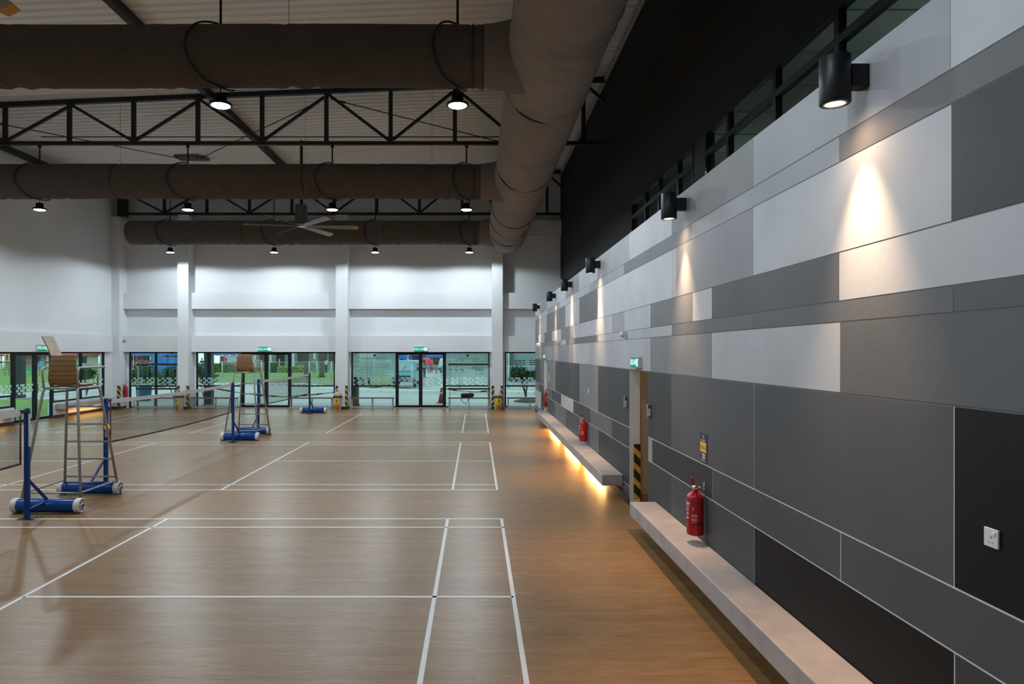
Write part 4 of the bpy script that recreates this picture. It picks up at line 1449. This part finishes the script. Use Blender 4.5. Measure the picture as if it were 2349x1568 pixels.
md = tag(MB().lathe([(.85, 0), (.8, .05), (.5, .12), (.2, .16), (.0001, .17)], seg=30).build('soil_mound', mat('brown_soil', (.10, .075, .045), .95, var=.3, vscale=9, bump=.6)), 'low brown soil mound round the small tree at the right end', 'soil mound')
md.location = (2.72, 33.9, ZG)
tree(2.5, 33.9, 1.20, (.95, .8, .48), 1500, .075, 1, 'small green tree on a soil mound behind the right end bench', 6, base=.14)
tree(-17.75, 36.6, 1.05, (.92, .8, .75), 1800, .075, 2, 'dark leafy small tree left in the corner bay behind the hook rail bench', 5)
tree(-16.0, 35.9, 1.0, (.84, .8, .80), 1800, .075, 3, 'dark leafy small tree right in the corner bay, beside the other one', 5)
tree(-14.6, 36.4, 1.15, (.62, .7, .62), 1100, .075, 4, 'leafy small tree just left of the dark canopy post in the middle bay', 4)
tree(-22.3, 38.8, 1.0, (.8, .8, .62), 1100, .08, 5, 'leafy small tree seen through the last left wall window', 4)
def hedge(x0, x1, y, h, depth, n, seed, leaf, label):
    rnd = random.Random(seed)
    t = thing('hedge', label, 'hedge', ((x0 + x1) / 2, y, ZG + .092))
    w = (x1 - x0) / 2
    m = MB(); leaves(m, (0, 0, h / 2), (w, depth / 2, h / 2), n, .13, rnd, True)
    m.build('foliage', leaf, t, fix=False)
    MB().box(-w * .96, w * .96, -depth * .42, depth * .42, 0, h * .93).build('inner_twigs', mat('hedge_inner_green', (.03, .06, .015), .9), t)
hedge(-31.2, -28.7, 80, .98, 1.0, 1500, 21, LEAF2, 'taller green hedge under the red vehicle in the middle bay')
hedge(-28.4, -25.5, 80.5, .52, .8, 1100, 22, LEAF2, 'low green hedge before the white low wall')
hedge(-22.9, -19.6, 79, .68, .9, 1800, 23, mat('yellow_green_leaf', (.34, .42, .05), .55, var=.4, vscale=8), 'bright yellow green hedge before the grey building')
hedge(-24.0, -23.3, 79.5, 1.05, .7, 700, 24, LEAF, 'dark upright bush left of the yellow green hedge')
for (px, Y, r, lab) in ((702.5, 66, .23, 'left grey tree trunk behind the farthest blue net post'), (738, 64, .27, 'right grey tree trunk beside the man in the white shirt')):
    t = thing('tree', lab, 'tree', (gx(px, Y), Y, ZG + .09))
    MB().tube([(0, 0, 0), (0, 0, .4), (.05, 0, 1.5), (.12, 0, 3.2), (.1, 0, 4.6)], [r * 1.12, r * .95, r * .88, r * .8, r * .5], 12).build('trunk', BARK, t)
    m = MB(); rnd = random.Random(int(px))
    for _ in range(7):
        leaves(m, (rnd.uniform(-1.2, 1.2), rnd.uniform(-1.2, 1.2), 5.2 + rnd.uniform(-.5, .9)), (1.1, 1.1, .7), 160, .16, rnd)
    m.build('crown', LEAF, t, fix=False)

# ------------------------------------------------------------------ fences
FENCE = mat('pale_blue_galvanised', (.45, .58, .62), .5)
def fence(xs, y, h, label):
    t = thing('mesh_fence', label, 'fence', (xs[0], y, ZG + .05))
    for x in xs:
        MB().tube([(x - xs[0], 0, 0), (x - xs[0], 0, h)], .05, 8).build('post', FENCE, t)
    L = xs[-1] - xs[0]
    m = MB().tube([(0, 0, h - .06), (L, 0, h - .06)], .018, 6)
    for k in range(7):
        m.tube([(0, 0, .1 + k * .22), (L, 0, .1 + k * .22)], .005, 4)
    n = int(L / .12)
    for k in range(n):
        m.tube([(L * k / n, 0, .08), (L * k / n, 0, h - .08)], .0035, 4)
    m.build('wire_mesh', FENCE, t)
fence([-23.2, -19.6, gx(709, 62), gx(727, 62), gx(760, 62), -9.5], 62, 1.58, 'pale mesh fence across the lawn behind the middle bay')
fence([-7.9, gx(945, 45), -1.1, 2.15, 5.3], 45, 1.55, 'pale mesh fence behind the kerb outside the right-hand glass doors')
fence([-36, -33, -30, -27, -24.3], 60, 1.5, 'pale mesh fence across the lawn beyond the left windows')

# ------------------------------------------------------------------ vehicles
TYRE = mat('tyre_rubber', (.014, .014, .015), .8)
CARGL = mat('car_glass', (.25, .36, .38), .1)
def van(x, y, rz, paint, label, h=1.78):
    t = thing('van', label, 'van', (x, y, ZG + .095), rz)
    P = paint
    w = .82
    MB().prism([(-w, 0, .36), (-w, 0, .78), (-w, .12, 1.0), (-w, .18, 1.05), (-w, .62, h - .06), (-w, .80, h), (-w, 3.6, h), (-w, 3.75, h - .1), (-w, 3.8, .9), (-w, 3.8, .36)], (1, 0, 0), 2 * w).build('body', P, t, bevel=.04)
    m = MB(); a = Vector((0, .16, 1.08)); b = Vector((0, .585, h - .13)); nn = Vector((0, -.86, .5)) * .012
    m.hexa([(-.70, a.y, a.z), (.70, a.y, a.z), (.62, b.y, b.z), (-.62, b.y, b.z), (-.70, a.y + nn.y, a.z + nn.z), (.70, a.y + nn.y, a.z + nn.z), (.62, b.y + nn.y, b.z + nn.z), (-.62, b.y + nn.y, b.z + nn.z)])
    m.build('windscreen', CARGL, t)
    MB().bar((-.15, .13, 1.07), (.16, .40, 1.48), .02, .02).build('wiper', BLKPL, t)
    for sx in (-1, 1):
        MB().hexa([(sx * w, .5, 1.08), (sx * (w + .008), .5, 1.08), (sx * (w + .008), 1.3, 1.08), (sx * w, 1.3, 1.08), (sx * w, .78, h - .2), (sx * (w + .008), .78, h - .2), (sx * (w + .008), 1.3, h - .2), (sx * w, 1.3, h - .2)]).box(*sorted((sx * w, sx * (w + .008))), 1.42, 2.5, 1.08, h - .2).build('side_window', mat('dark_car_glass', (.03, .04, .045), .15), t)
        MB().box(sx * .62 - .13, sx * .62 + .13, -.02, .02, .66, .80).build('headlamp', mat('headlamp_pale', (.6, .62, .6), .2), t)
        MB().bar((sx * w, .42, 1.12), (sx * (w + .16), .36, 1.16), .03, .03).box(sx * (w + .15) - .07, sx * (w + .15) + .07, .32, .38, 1.08, 1.30).build('mirror', BLKPL, t)
        for yy in (.75, 3.1):
            wl_ = MB().lathe([(.18, -.09), (.29, -.085), (.31, -.05), (.31, .05), (.29, .085), (.18, .09), (.0001, .08)], (sx * .70, yy, .31 - .07), (sx, 0, 0), 22).build('wheel', TYRE, t)
            MB().lathe([(.17, 0), (.14, .015), (.0001, .02)], (sx * .79, yy, .24), (sx, 0, 0), 16).build('hub_cap', CHROME, wl_)
    MB().box(-w - .02, w + .02, -.10, .04, .34, .52).build('bumper', mat('bumper_dark', (.06, .065, .07), .5), t, bevel=.02)
    MB().box(-.45, .45, -.015, .01, .62, .76).build('grille', BLKPL, t)
    MB().box(-.22, .22, -.112, -.10, .40, .50).build('number_plate', BLKPL, t)
    return t
van(-4.95, 46.4, 0, mat('teal_car_paint', (.10, .32, .36), .25), 'teal van parked facing the glass doors behind the white kerb')
van(-29.7, 82.4, .5, mat('red_car_paint', (.45, .05, .05), .3), 'red van behind the hedge in the middle bay', 1.95)
van(-3.7, 79.5, -.3, mat('pale_car_paint', (.45, .52, .52), .3), 'pale grey vehicle behind the walker in the black shirt', 1.62)
van(-8.6, 47.2, 0, mat('dark_car_paint', (.05, .055, .06), .3), 'dark vehicle half hidden behind the long text notice', 1.3)

# ------------------------------------------------------------------ people
def skin_mesh(name, pts, edges, rad, m, parent, root=0, sub=2):
    bm = bmesh.new()
    lay = bm.verts.layers.skin.verify()
    vs = [bm.verts.new(p) for p in pts]
    for a, b in edges:
        bm.edges.new((vs[a], vs[b]))
    for i, v in enumerate(vs):
        r = rad[i]
        v[lay].radius = r if isinstance(r, tuple) else (r, r)
        v[lay].use_root = (i == root)
    me = bpy.data.meshes.new(name); bm.to_mesh(me); bm.free()
    me.materials.append(m)
    o = bpy.data.objects.new(name, me); C.objects.link(o); o.parent = parent
    o.modifiers.new('skin', 'SKIN').use_smooth_shade = True
    s = o.modifiers.new('subd', 'SUBSURF'); s.levels = s.render_levels = sub
    return o
SKINM = mat('brown_skin', (.19, .105, .065), .6)
HAIR = mat('black_hair', (.012, .01, .009), .6)
def person(x, y, rz, h, shirt, legs, label, la=None, ra=None, stride=0.0, z=None, long_sleeve=False, scarf=None):
    """faces local -Y; la and ra give elbow and hand of the left and right arm"""
    t = thing('person', label, 'person', (x, y, ZG if z is None else z), rz)
    k = h / 1.75
    la = la or ((.26, .02, 1.13), (.25, -.08, .88)); ra = ra or ((-.26, .02, 1.13), (-.25, -.08, .88))
    lk, lf = (.10, -.02 - stride * .6, .50), (.10, -stride, .08 + (0.0 if stride >= 0 else .03))
    rk, rf = (-.10, -.02 + stride * .35, .50), (-.10, stride, .08 + (.03 if stride > 0 else 0))
    P = [(0, 0, .95), (0, 0, 1.12), (0, .01, 1.30), (0, .01, 1.45), (0, -.01, 1.56), (0, -.02, 1.66),
         (.17, .01, 1.39), la[0], la[1], (-.17, .01, 1.39), ra[0], ra[1],
         (.09, 0, .88), lk, lf, (lf[0], lf[1] - .14, .04), (-.09, 0, .88), rk, rf, (rf[0], rf[1] - .14, .04)]
    R = [(.12, .09), (.115, .085), (.13, .09), .05, (.075, .085), (.07, .085), .05, .038, .026, .05, .038, .026,
         .085, .055, .036, .035, .085, .055, .036, .035]
    E = [(0, 1), (1, 2), (2, 3), (3, 4), (4, 5), (2, 6), (6, 7), (7, 8), (2, 9), (9, 10), (10, 11), (0, 12), (12, 13), (13, 14), (14, 15), (0, 16), (16, 17), (17, 18), (18, 19)]
    body = [tuple(c * k for c in p) for p in P]
    skin_mesh('body', body, E, [tuple(c * k for c in r) if isinstance(r, tuple) else r * k for r in R], SKINM, t)
    mid = lambda a, b, f: tuple(a[i] + (b[i] - a[i]) * f for i in range(3))
    sl = 1.0 if long_sleeve else .85
    S = [P[0], P[1], P[2], (0, .01, 1.41), P[6], mid(P[6], P[7], sl), P[9], mid(P[9], P[10], sl)]
    Rs = [(.142, .112), (.138, .108), (.15, .112), (.075, .07), .068, .058, .068, .058]
    Es = [(0, 1), (1, 2), (2, 3), (2, 4), (4, 5), (2, 6), (6, 7)]
    if long_sleeve:
        S += [mid(P[7], P[8], .85), mid(P[10], P[11], .85)]; Rs += [.042, .042]; Es += [(5, 8), (7, 9)]
    skin_mesh('shirt', [tuple(c * k for c in p) for p in S], Es, [tuple(c * k for c in r) if isinstance(r, tuple) else r * k for r in Rs], shirt, t)
    T = [P[0], P[12], P[13], mid(P[13], P[14], .93), P[16], P[17], mid(P[17], P[18], .93)]
    skin_mesh('trousers', [tuple(c * k for c in p) for p in T], [(0, 1), (1, 2), (2, 3), (0, 4), (4, 5), (5, 6)], [(.135 * k, .11 * k), .098 * k, .072 * k, .056 * k, .098 * k, .072 * k, .056 * k], legs, t)
    MB().lathe([(.092, -.02), (.098, .03), (.085, .085), (.05, .115), (.0001, .122)], (0, .008 * k, 1.635 * k), (0, .22, 1), 18).build('headscarf' if scarf else 'hair', scarf or HAIR, t)
    for sx, f in ((1, lf), (-1, rf)):
        MB().lathe([(.04, -.17), (.048, -.12), (.045, 0), (.04, .07), (.02, .09)], (f[0] * k, f[1] * k, .045), (0, 1, 0), 12).build('shoe', BLKPL, t)
    fc = MB()
    for sx in (-1, 1):
        fc.lathe([(.0001, .008), (.009, .004), (.011, 0)], (sx * .032 * k, -.098 * k, 1.635 * k), (0, -1, 0), 8)
    fc.bar((0, -.105 * k, 1.625 * k), (0, -.118 * k, 1.59 * k), .02, .02)
    fc.bar((-.025 * k, -.095 * k, 1.555 * k), (.025 * k, -.095 * k, 1.555 * k), .008, .008)
    fc.build('face_features', mat('face_dark', (.06, .03, .02), .6), t)
    return t
WSH = mat('white_shirt', (.66, .64, .68), .8, var=.06)
LSH = mat('pale_lilac_shirt', (.40, .36, .44), .8, var=.1)
BSH = mat('black_tshirt', (.02, .024, .028), .8)
JEAN = mat('blue_jeans', (.16, .24, .34), .8, var=.15)
DTR = mat('dark_trousers', (.025, .03, .035), .8)
OSH = mat('orange_cloth', (.55, .22, .10), .8, var=.1)
hp = (gx(973, 66), 66)
person(hp[0], hp[1], .9, 1.66, LSH, DTR, 'person in a pale shirt standing under the red umbrella', ra=((-.25, -.12, 1.18), (-.10, -.26, 1.32)), la=((.25, -.08, 1.15), (.10, -.24, 1.25)))
um = thing('umbrella', 'open red umbrella held tilted outside the right-hand glass doors', 'umbrella', (hp[0] + .22, hp[1] - .35, ZG + 1.30), 0)
ax = Vector((.62, .05, .78)).normalized()
dome = MB()
Rr = rot_to(ax); seg = 8
rings = 7
for i in range(rings + 1):
    a = i / rings * 1.15
    for k in range(seg * 3):
        th = 2 * PI * k / (seg * 3)
        sc = 1 - (.05 * (i / rings) * (1 if k % 3 else 0))
        r = .62 * math.sin(a) / math.sin(1.15) * sc
        dome.v.append(tuple(ax * .18 + Rr @ Vector((r * math.cos(th), r * math.sin(th), .45 - .42 * (1 - math.cos(a)) / (1 - math.cos(1.15))))))
for i in range(rings):
    for k in range(seg * 3):
        k2 = (k + 1) % (seg * 3)
        dome.face((i * seg * 3 + k, i * seg * 3 + k2, (i + 1) * seg * 3 + k2, (i + 1) * seg * 3 + k), 0, False)
dome.build('canopy', mat('red_umbrella_cloth', (.75, .03, .05), .6), um, fix=False)
MB().tube([Vector((0, 0, 0)), ax * .66], .012, 6).build('shaft', GREY, um)
rb = MB()
for k in range(seg):
    th = 2 * PI * k / seg
    rb.tube([ax * .40, ax * .18 + Rr @ Vector((.58 * math.cos(th), .58 * math.sin(th), .04))], .005, 4)
rb.build('rib', GREY, um)
hp2 = (gx(1001, 78), 78)
person(hp2[0], hp2[1], -.25, 1.74, BSH, JEAN, 'person in black T-shirt and jeans walking, carrying a red bag', stride=.24)
bgx = thing('handbag', 'small red bag carried by the walker in jeans', 'bag', (hp2[0] - .36, hp2[1] - .16, ZG + .55))
MB().prism([(-.14, 0, 0), (.14, 0, 0), (.17, 0, .16), (.06, 0, .24), (-.06, 0, .24), (-.17, 0, .16)], (0, 1, 0), .1).build('pouch', mat('red_bag_cloth', (.65, .06, .06), .7), bgx, bevel=.02)
MB().tube([(-.06, .05, .24), (-.05, .05, .36), (.05, .05, .36), (.06, .05, .24)], .012, 6).build('handle', mat('red_bag_cloth', (.65, .06, .06), .7), bgx)
person(gx(748, 77), 77, 2.6, 1.80, WSH, DTR, 'person in white shirt seen from behind beside the right tree trunk', ra=((-.27, -.08, 1.16), (-.2, -.3, 1.05)))
person(gx(721, 79), 79, .4, 1.72, OSH, mat('purple_skirt', (.25, .14, .26), .8), 'person in an orange top before the grey building', scarf=OSH)
person(gx(463, 84), 84, .3, 1.72, BSH, DTR, 'person in black at the stall, left side of the middle bay')
person(gx(519, 76), 76, 2.2, 1.80, mat('olive_shirt', (.10, .10, .08), .8), DTR, 'person in dark olive standing right of the taller hedge')
person(gx(328, 58), 58, .2, 1.70, BSH, DTR, 'dark clothed person at a stall seen through the corner bay')
person(gx(989, 84), 84, .5, 1.66, mat('yellow_shirt', (.6, .45, .12), .8), DTR, 'person in a yellow top between the umbrella and the walker')
person(gx(983, 82), 82, -.3, 1.62, mat('pink_dress', (.5, .16, .42), .8), mat('pink_dress', (.5, .16, .42), .8), 'person in pink right beside the red umbrella')

# ------------------------------------------------------------------ stalls, buildings, playground
TARP = mat('blue_tarpaulin', (.02, .16, .55), .5, var=.12, vscale=2)
def stall(x0, x1, y, zt, zv, label, goods=True, m=TARP, depth=2.6):
    t = thing('market_stall', label, 'stall', ((x0 + x1) / 2, y, ZG + (.09 if x1 < -14 else 0)))
    w = (x1 - x0) / 2; zt -= ZG; zv -= ZG
    MB().prism([(-w, -depth / 2, zv + .06), (-w, 0, zt), (-w, depth / 2, zv + .06), (-w, depth / 2, zv), (-w, 0, zt - .06), (-w, -depth / 2, zv)], (1, 0, 0), 2 * w).build('canopy', m, t)
    v = MB(); n = max(3, int(w * 4))
    for k in range(n):
        a, b = -w + 2 * w * k / n, -w + 2 * w * (k + 1) / n
        v.box(a, b, -depth / 2 - .01, -depth / 2 + .01, zv - .24 - .05 * (k % 2), zv + .06)
    v.build('valance', m, t)
    for sx in (-1, 1):
        for sy_ in (-1, 1):
            MB().tube([(sx * (w - .06), sy_ * (depth / 2 - .06), 0), (sx * (w - .06), sy_ * (depth / 2 - .06), zv)], .025, 6).build('leg', CHROME, t)
    if goods:
        MB().box(-w * .85, w * .85, -.5, .3, .72, .80).box(-w * .8, w * .8, -.45, .25, 0, .72).build('counter', mat('stall_counter', (.35, .33, .3), .7), t)
        g = MB(); rnd = random.Random(int(x0 * 13))
        for _ in range(9):
            a = rnd.uniform(-w * .75, w * .65)
            g.box(a, a + .2, -.4, -.1, .80, .80 + rnd.uniform(.1, .35), rnd.randrange(3))
        g.build('wares', [mat('wares_red', (.5, .08, .07), .7), mat('wares_cream', (.6, .52, .38), .7), mat('wares_dark', (.05, .05, .06), .7)], t)
    return t
stall(-7.6, -5.4, 53, 2.6, 2.12, 'blue roofed stall behind the teal van', False)
stall(-6.9, -4.4, 94, 2.7, 1.85, 'blue roofed stall behind the red umbrella')
stall(-4.1, -1.6, 92, 2.7, 1.85, 'blue roofed stall at the right end of the market street')
stall(-12.5, -9.0, 90, 2.6, 2.0, 'blue roofed stall deep behind the left part of the glass doors')
stall(-40.5, -36.6, 86, 2.7, 2.15, 'blue roofed stall at the far left of the middle bay', True)
stall(-34.5, -30.5, 90, 2.6, 2.1, 'blue roofed stall behind the red van', False)
stall(-32.0, -28.4, 62, 2.5, 2.2, 'stall with cream goods seen at the top of the corner bay')
b = thing('building', 'dark row of shops closing the far end of the market street', 'building', (-6, 104, ZG))
MB().box(-7, 9, 0, 6, 0, 3.2).build('wall', mat('shop_wall_dark', (.12, .12, .13), .8), b)
for k in range(7):
    MB().box(-6.6 + k * 2.2, -5.0 + k * 2.2, -.05, .02, .2, 1.9).build('shop_front', mat('shop_front_%d' % (k % 3), ((.25, .05, .06), (.06, .10, .2), (.4, .33, .2))[k % 3], .7), b)
MB().box(-7.2, 9.2, -1.5, 0, 1.95, 2.1).build('awning', TARP, b)
stall(-8.6, -7.1, 74, 2.5, 1.9, 'narrow blue roofed stall left of the red umbrella')
stall(-3.6, -1.9, 70, 2.6, 2.0, 'narrow blue roofed stall right of the walker in jeans')
tp = MB()
for k in range(16):
    a, b = k / 16, (k + 1) / 16
    f = lambda u: .12 * math.sin(u * 9) + .06 * math.sin(u * 31)
    tp.hexa([(a * 3.2, f(a), .5), (b * 3.2, f(b), .5), (b * 3.2, f(b) + .03, .5), (a * 3.2, f(a) + .03, .5),
             (a * 3.2, f(a) * .3, 2.3 - .25 * math.sin(PI * a)), (b * 3.2, f(b) * .3, 2.3 - .25 * math.sin(PI * b)), (b * 3.2, f(b) * .3 + .03, 2.3 - .25 * math.sin(PI * b)), (a * 3.2, f(a) * .3 + .03, 2.3 - .25 * math.sin(PI * a))])
t = thing('tarpaulin', 'hanging bright blue tarpaulin at the top of the corner bay', 'tarpaulin', (gx(348, 57), 57, ZG))
tp.build('sheet', TARP, t)
for x in (0, 1.62, 3.2):
    MB().tube([(x, .06, 0), (x, .06, 2.4)], .05, 8).build('pole', BLKPL, t)

GB = mat('grey_green_render', (.27, .34, .33), .8, var=.06)
def window_in(t, x0, x1, z0, z1, y=0, m=None):
    f = MB().box(x0, x1, y - .06, y + .02, z0, z1).build('window', mat('brown_window_frame', (.16, .09, .05), .6), t)
    s = MB(); n = 7
    for k in range(n):
        a = z0 + .06 + (z1 - z0 - .12) * k / n
        s.box(x0 + .06, (x0 + x1) / 2 - .04, y - .09, y - .06, a, a + (z1 - z0) / n * .7).box((x0 + x1) / 2 + .04, x1 - .06, y - .09, y - .06, a, a + (z1 - z0) / n * .7)
    s.build('louvres', mat('louvre_glass_dark', (.07, .085, .085), .25), f)
b = thing('building', 'grey green building behind the yellow green hedge', 'building', (-24, 89, ZG + .09))
MB().box(-5.2, 6.5, 0, 5, 0, 3.6).build('wall', GB, b)
MB().box(-5.6, 6.9, -1.6, 5.4, 3.6, 3.9).build('roof', mat('roof_tile_brown', (.2, .09, .06), .8), b)
for x in (-4.6, -2.6, .35, 3.1, 5.8):
    MB().box(x - .14, x + .14, -1.3, -1.02, 0, 3.6).build('column', mat('pale_column', (.55, .62, .62), .7), b)
window_in(b, .6, 1.95, .95, 2.5); window_in(b, 3.4, 4.4, .95, 2.5); window_in(b, 4.7, 5.7, .95, 2.5); window_in(b, -4.4, -3.0, 1.0, 2.5)
MB().box(-2.2, -1.1, -.06, .02, 0, 2.3).build('door', mat('dark_doorway', (.03, .03, .03), .8), b)
MB().tube([(-1.55, -.9, 0), (-1.55, -.9, 1.5)], .1, 10).build('orange_post', mat('orange_post', (.6, .33, .12), .7), b)
MB().box(.55, 2.0, -.9, -.5, .78, .84).box(.6, .66, -.85, -.8, 0, .78).box(1.9, 1.96, -.85, -.8, 0, .78).build('table', mat('dark_table', (.04, .05, .05), .6), b)
b = thing('building', 'low white outbuilding between the hedges in the middle bay', 'building', (-29.6, 95.5, ZG + .09))
MB().box(-3.2, 1.6, 0, 4, 0, 1.95).build('wall', mat('pale_render', (.62, .68, .66), .8), b)
MB().box(-3.4, 1.8, -.2, 4.2, 1.95, 2.1).build('roof', GREY, b)
b = thing('building', 'plain grey building with louvred vent holes behind the small tree at the right end', 'building', (7.5, 57, ZG))
MB().box(-4.9, 6, 0, 6, 0, 3.4).build('wall', mat('blue_grey_render', (.22, .29, .29), .8, var=.05), b)
MB().box(-5.2, 6.3, -.3, 6.3, 3.4, 3.6).build('roof', GREY, b)
for vx in (-4.25, -3.0, -1.7):
    v = MB()
    for r in range(3):
        for c_ in range(3):
            v.box(vx + c_ * .31, vx + c_ * .31 + .25, -.015, .02, 1.40 + r * .17, 1.46 + r * .17)
    v.build('vent_holes', BLKPL, b)
MB().tube([(-4.75, -.12, 0), (-4.75, -.12, 3.4)], .07, 8).build('downpipe', mat('pale_pipe', (.5, .6, .62), .5), b)
MB().box(-4.62, -4.35, -.2, 0, 0, 3.4).build('dark_pilaster', mat('pilaster_dark', (.08, .1, .1), .7), b)
# far left: playground and red roofed houses
SL = mat('green_slide', (.04, .42, .22), .4)
t = thing('playground_slide', 'green playground slide on the lawn beyond the left glass door', 'slide', (gx(36, 70), 70, ZG + .05))
m = MB()
pr = [(-.2, 1.55), (.1, 1.5), (.9, .75), (1.15, .55), (1.55, .5)]
for (a, za), (c_, zc_) in zip(pr, pr[1:]):
    m.hexa([(a, -.25, za - .04), (c_, -.25, zc_ - .04), (c_, .25, zc_ - .04), (a, .25, za - .04), (a, -.25, za), (c_, -.25, zc_), (c_, .25, zc_), (a, .25, za)])
    for sy_ in (-.27, .25):
        m.hexa([(a, sy_, za - .04), (c_, sy_, zc_ - .04), (c_, sy_ + .03, zc_ - .04), (a, sy_ + .03, za - .04), (a, sy_, za + .16), (c_, sy_, zc_ + .16), (c_, sy_ + .03, zc_ + .16), (a, sy_ + .03, za + .16)])
m.build('chute', SL, t)
m = MB()
for sy_ in (-.3, .3):
    m.tube([(-.2, sy_, 0), (-.2, sy_, 2.2)], .05, 8); m.tube([(-.9, sy_, 0), (-.9, sy_, 2.2)], .05, 8)
m.box(-.95, -.15, -.35, .35, 1.46, 1.54)
m.build('tower', mat('play_yellow', (.65, .48, .15), .5), t)
m = MB()
for k in range(5):
    m.box(-1.2 - .0, -.95, -.25, .25, .25 + k * .27, .29 + k * .27)
m.build('steps', mat('play_blue', (.05, .2, .5), .5), t)
MB().tube([(1.5, -.2, 0), (1.5, -.2, .5)], .03, 6).tube([(1.5, .2, 0), (1.5, .2, .5)], .03, 6).build('leg', GREY, t)
t = thing('play_panel', 'blue playground panel on red legs beside the slide', 'play panel', (gx(95, 68), 68, ZG + .05))
MB().box(-.22, .22, -.03, .03, .95, 1.5).build('panel', mat('play_sky_blue', (.1, .35, .6), .5), t)
MB().tube([(-.18, 0, 0), (-.18, 0, .95)], .03, 6).tube([(.18, 0, 0), (.18, 0, .95)], .03, 6).build('leg', RED, t)
RR = mat('red_roof', (.42, .06, .06), .7)
for (xa, xb, Y, lab) in ((-64, -54, 92, 'red trimmed open shelter beyond the left glass door'), (-54, -47, 104, 'dark red house beyond the last left wall window')):
    b = thing('building', lab, 'building', ((xa + xb) / 2, Y, ZG + .09))
    w_ = (xb - xa) / 2
    MB().box(-w_, w_, 0, 5, .0, 2.6).build('wall', mat('pale_house_wall', (.5, .46, .42), .8) if Y < 100 else mat('dark_red_wall', (.2, .07, .07), .8), b)
    MB().prism([(-w_ - .4, -1.2, 2.0), (-w_ - .4, 2.5, 3.6), (-w_ - .4, 6, 2.0), (-w_ - .4, 6, 1.85), (-w_ - .4, -1.2, 1.85)], (1, 0, 0), 2 * w_ + .8).build('roof', RR, b)
    MB().box(-w_, w_, -1.1, -1.0, .9, 1.1).build('red_rail', RR, b)
    for k in range(4):
        x = -w_ + .3 + k * (2 * w_ - .6) / 3
        MB().box(x - .08, x + .08, -1.1, -.94, 0, 1.9).build('post', RR if k % 2 else WPLAST, b)
        MB().box(x + .6, x + 1.5, -.03, .02, .8, 1.8).build('window', BLKPL, b)

# ------------------------------------------------------------------ near outside things
t = thing('traffic_cone', 'orange red traffic cone with a white band outside the right glass door leaf', 'cone', (gx(1012.5, 33), 33, ZG))
CONE = mat('cone_red', (.42, .075, .055), .6)
MB().box(-.24, .24, -.24, .24, 0, .03).build('base', CONE, t, bevel=.01)
MB().lathe([(.165, .03), (.105, .36), (.07, .53), (.035, .73), (.03, .74)], seg=24).build('body', CONE, t)
MB().lathe([(.0905, .43), (.073, .53), (.0695, .53)], seg=24).build('white_band', WPLAST, t)
t = thing('leaning_board', 'brown board leaning at the canopy post outside the notice window', 'board', (-5.38, 30.6, ZG))
MB().hexa([(-.12, -.2, 0), (.16, -.2, 0), (.16, -.17, 0), (-.12, -.17, 0), (-.12, .25, .95), (-.06, .25, .95), (-.06, .28, .95), (-.12, .28, .95)]).build('board', mat('board_brown', (.3, .14, .07), .7), t)
t = thing('plastic_bin', 'blue plastic water bin under the trees in the corner bay', 'bin', (gx(330, 34.6), 34.6, ZG))
MB().lathe([(.30, 0), (.33, .02), (.38, .72), (.41, .75), (.40, .78)], seg=24).build('tub', mat('bin_blue', (.03, .14, .25), .5), t)
MB().lathe([(.41, .78), (.40, .82), (.1, .86), (.0001, .86)], seg=24).build('lid', mat('bin_lid_blue', (.04, .2, .34), .5), t)
TAPE = stripes('caution_tape', (.70, .58, .03), (.03, .03, .02), .5, 0.0)
def tape(pts, y, label, y2=None):
    m = MB()
    x00 = pts[0][0]
    P = []
    for (x0, z0), (x1, z1) in zip(pts, pts[1:]):
        for k in range(8):
            u = k / 8
            P.append((x0 + (x1 - x0) * u, z0 + (z1 - z0) * u))
    P.append(pts[-1])
    for (a, za), (b_, zb) in zip(P, P[1:]):
        w_ = .030 + .012 * math.sin(a * 3)
        m.hexa([(a, -.001, za - w_), (b_, -.001, zb - w_), (b_, .001, zb - w_), (a, .001, za - w_), (a, -.001, za + w_), (b_, -.001, zb + w_), (b_, .001, zb + w_), (a, .001, za + w_)])
    TP = mat('yellow_tape', (.70, .56, .03), .5)
    o = m.build('caution_tape', caut())
    o.location = (0, y, 0)
    if y2 is not None:
        xa_, xb_ = pts[0][0], pts[-1][0]
        for v in o.data.vertices:
            v.co.y += (y2 - y) * (v.co.x - xa_) / (xb_ - xa_)
    return tag(o, label, 'tape')
def caut():
    if 'caution_tape_print' in MATS:
        return MATS['caution_tape_print']
    m = mat('caution_tape_print', (.70, .56, .03), .5)
    n, l = m.node_tree.nodes, m.node_tree.links
    t = n.new('ShaderNodeTexCoord'); s = n.new('ShaderNodeSeparateXYZ'); l.new(t.outputs['Object'], s.inputs[0])
    fr = n.new('ShaderNodeMath'); fr.operation = 'PINGPONG'; fr.inputs[1].default_value = .35
    l.new(s.outputs['X'], fr.inputs[0])
    gt = n.new('ShaderNodeMath'); gt.operation = 'GREATER_THAN'; gt.inputs[1].default_value = .22
    l.new(fr.outputs[0], gt.inputs[0])
    mx = n.new('ShaderNodeMix'); mx.data_type = 'RGBA'; mx.inputs['A'].default_value = (.7, .56, .03, 1); mx.inputs['B'].default_value = (.06, .05, .02, 1)
    l.new(gt.outputs[0], mx.inputs['Factor']); l.new(mx.outputs['Result'], n['Principled BSDF'].inputs['Base Color'])
    return m
tape([(-12.28, .66), (-11.2, .47), (-10, .32), (-9.0, .26), (-7.9, .33), (-6.8, .45), (-5.82, .60)], 31.75, 'sagging yellow caution tape between two canopy posts')
tape([(gx(1012.5, 33) + .04, .58), (-.9, .50), (0, .46), (1.0, .56)], 33.0, 'yellow caution tape from the traffic cone to the right canopy post', 31.77)
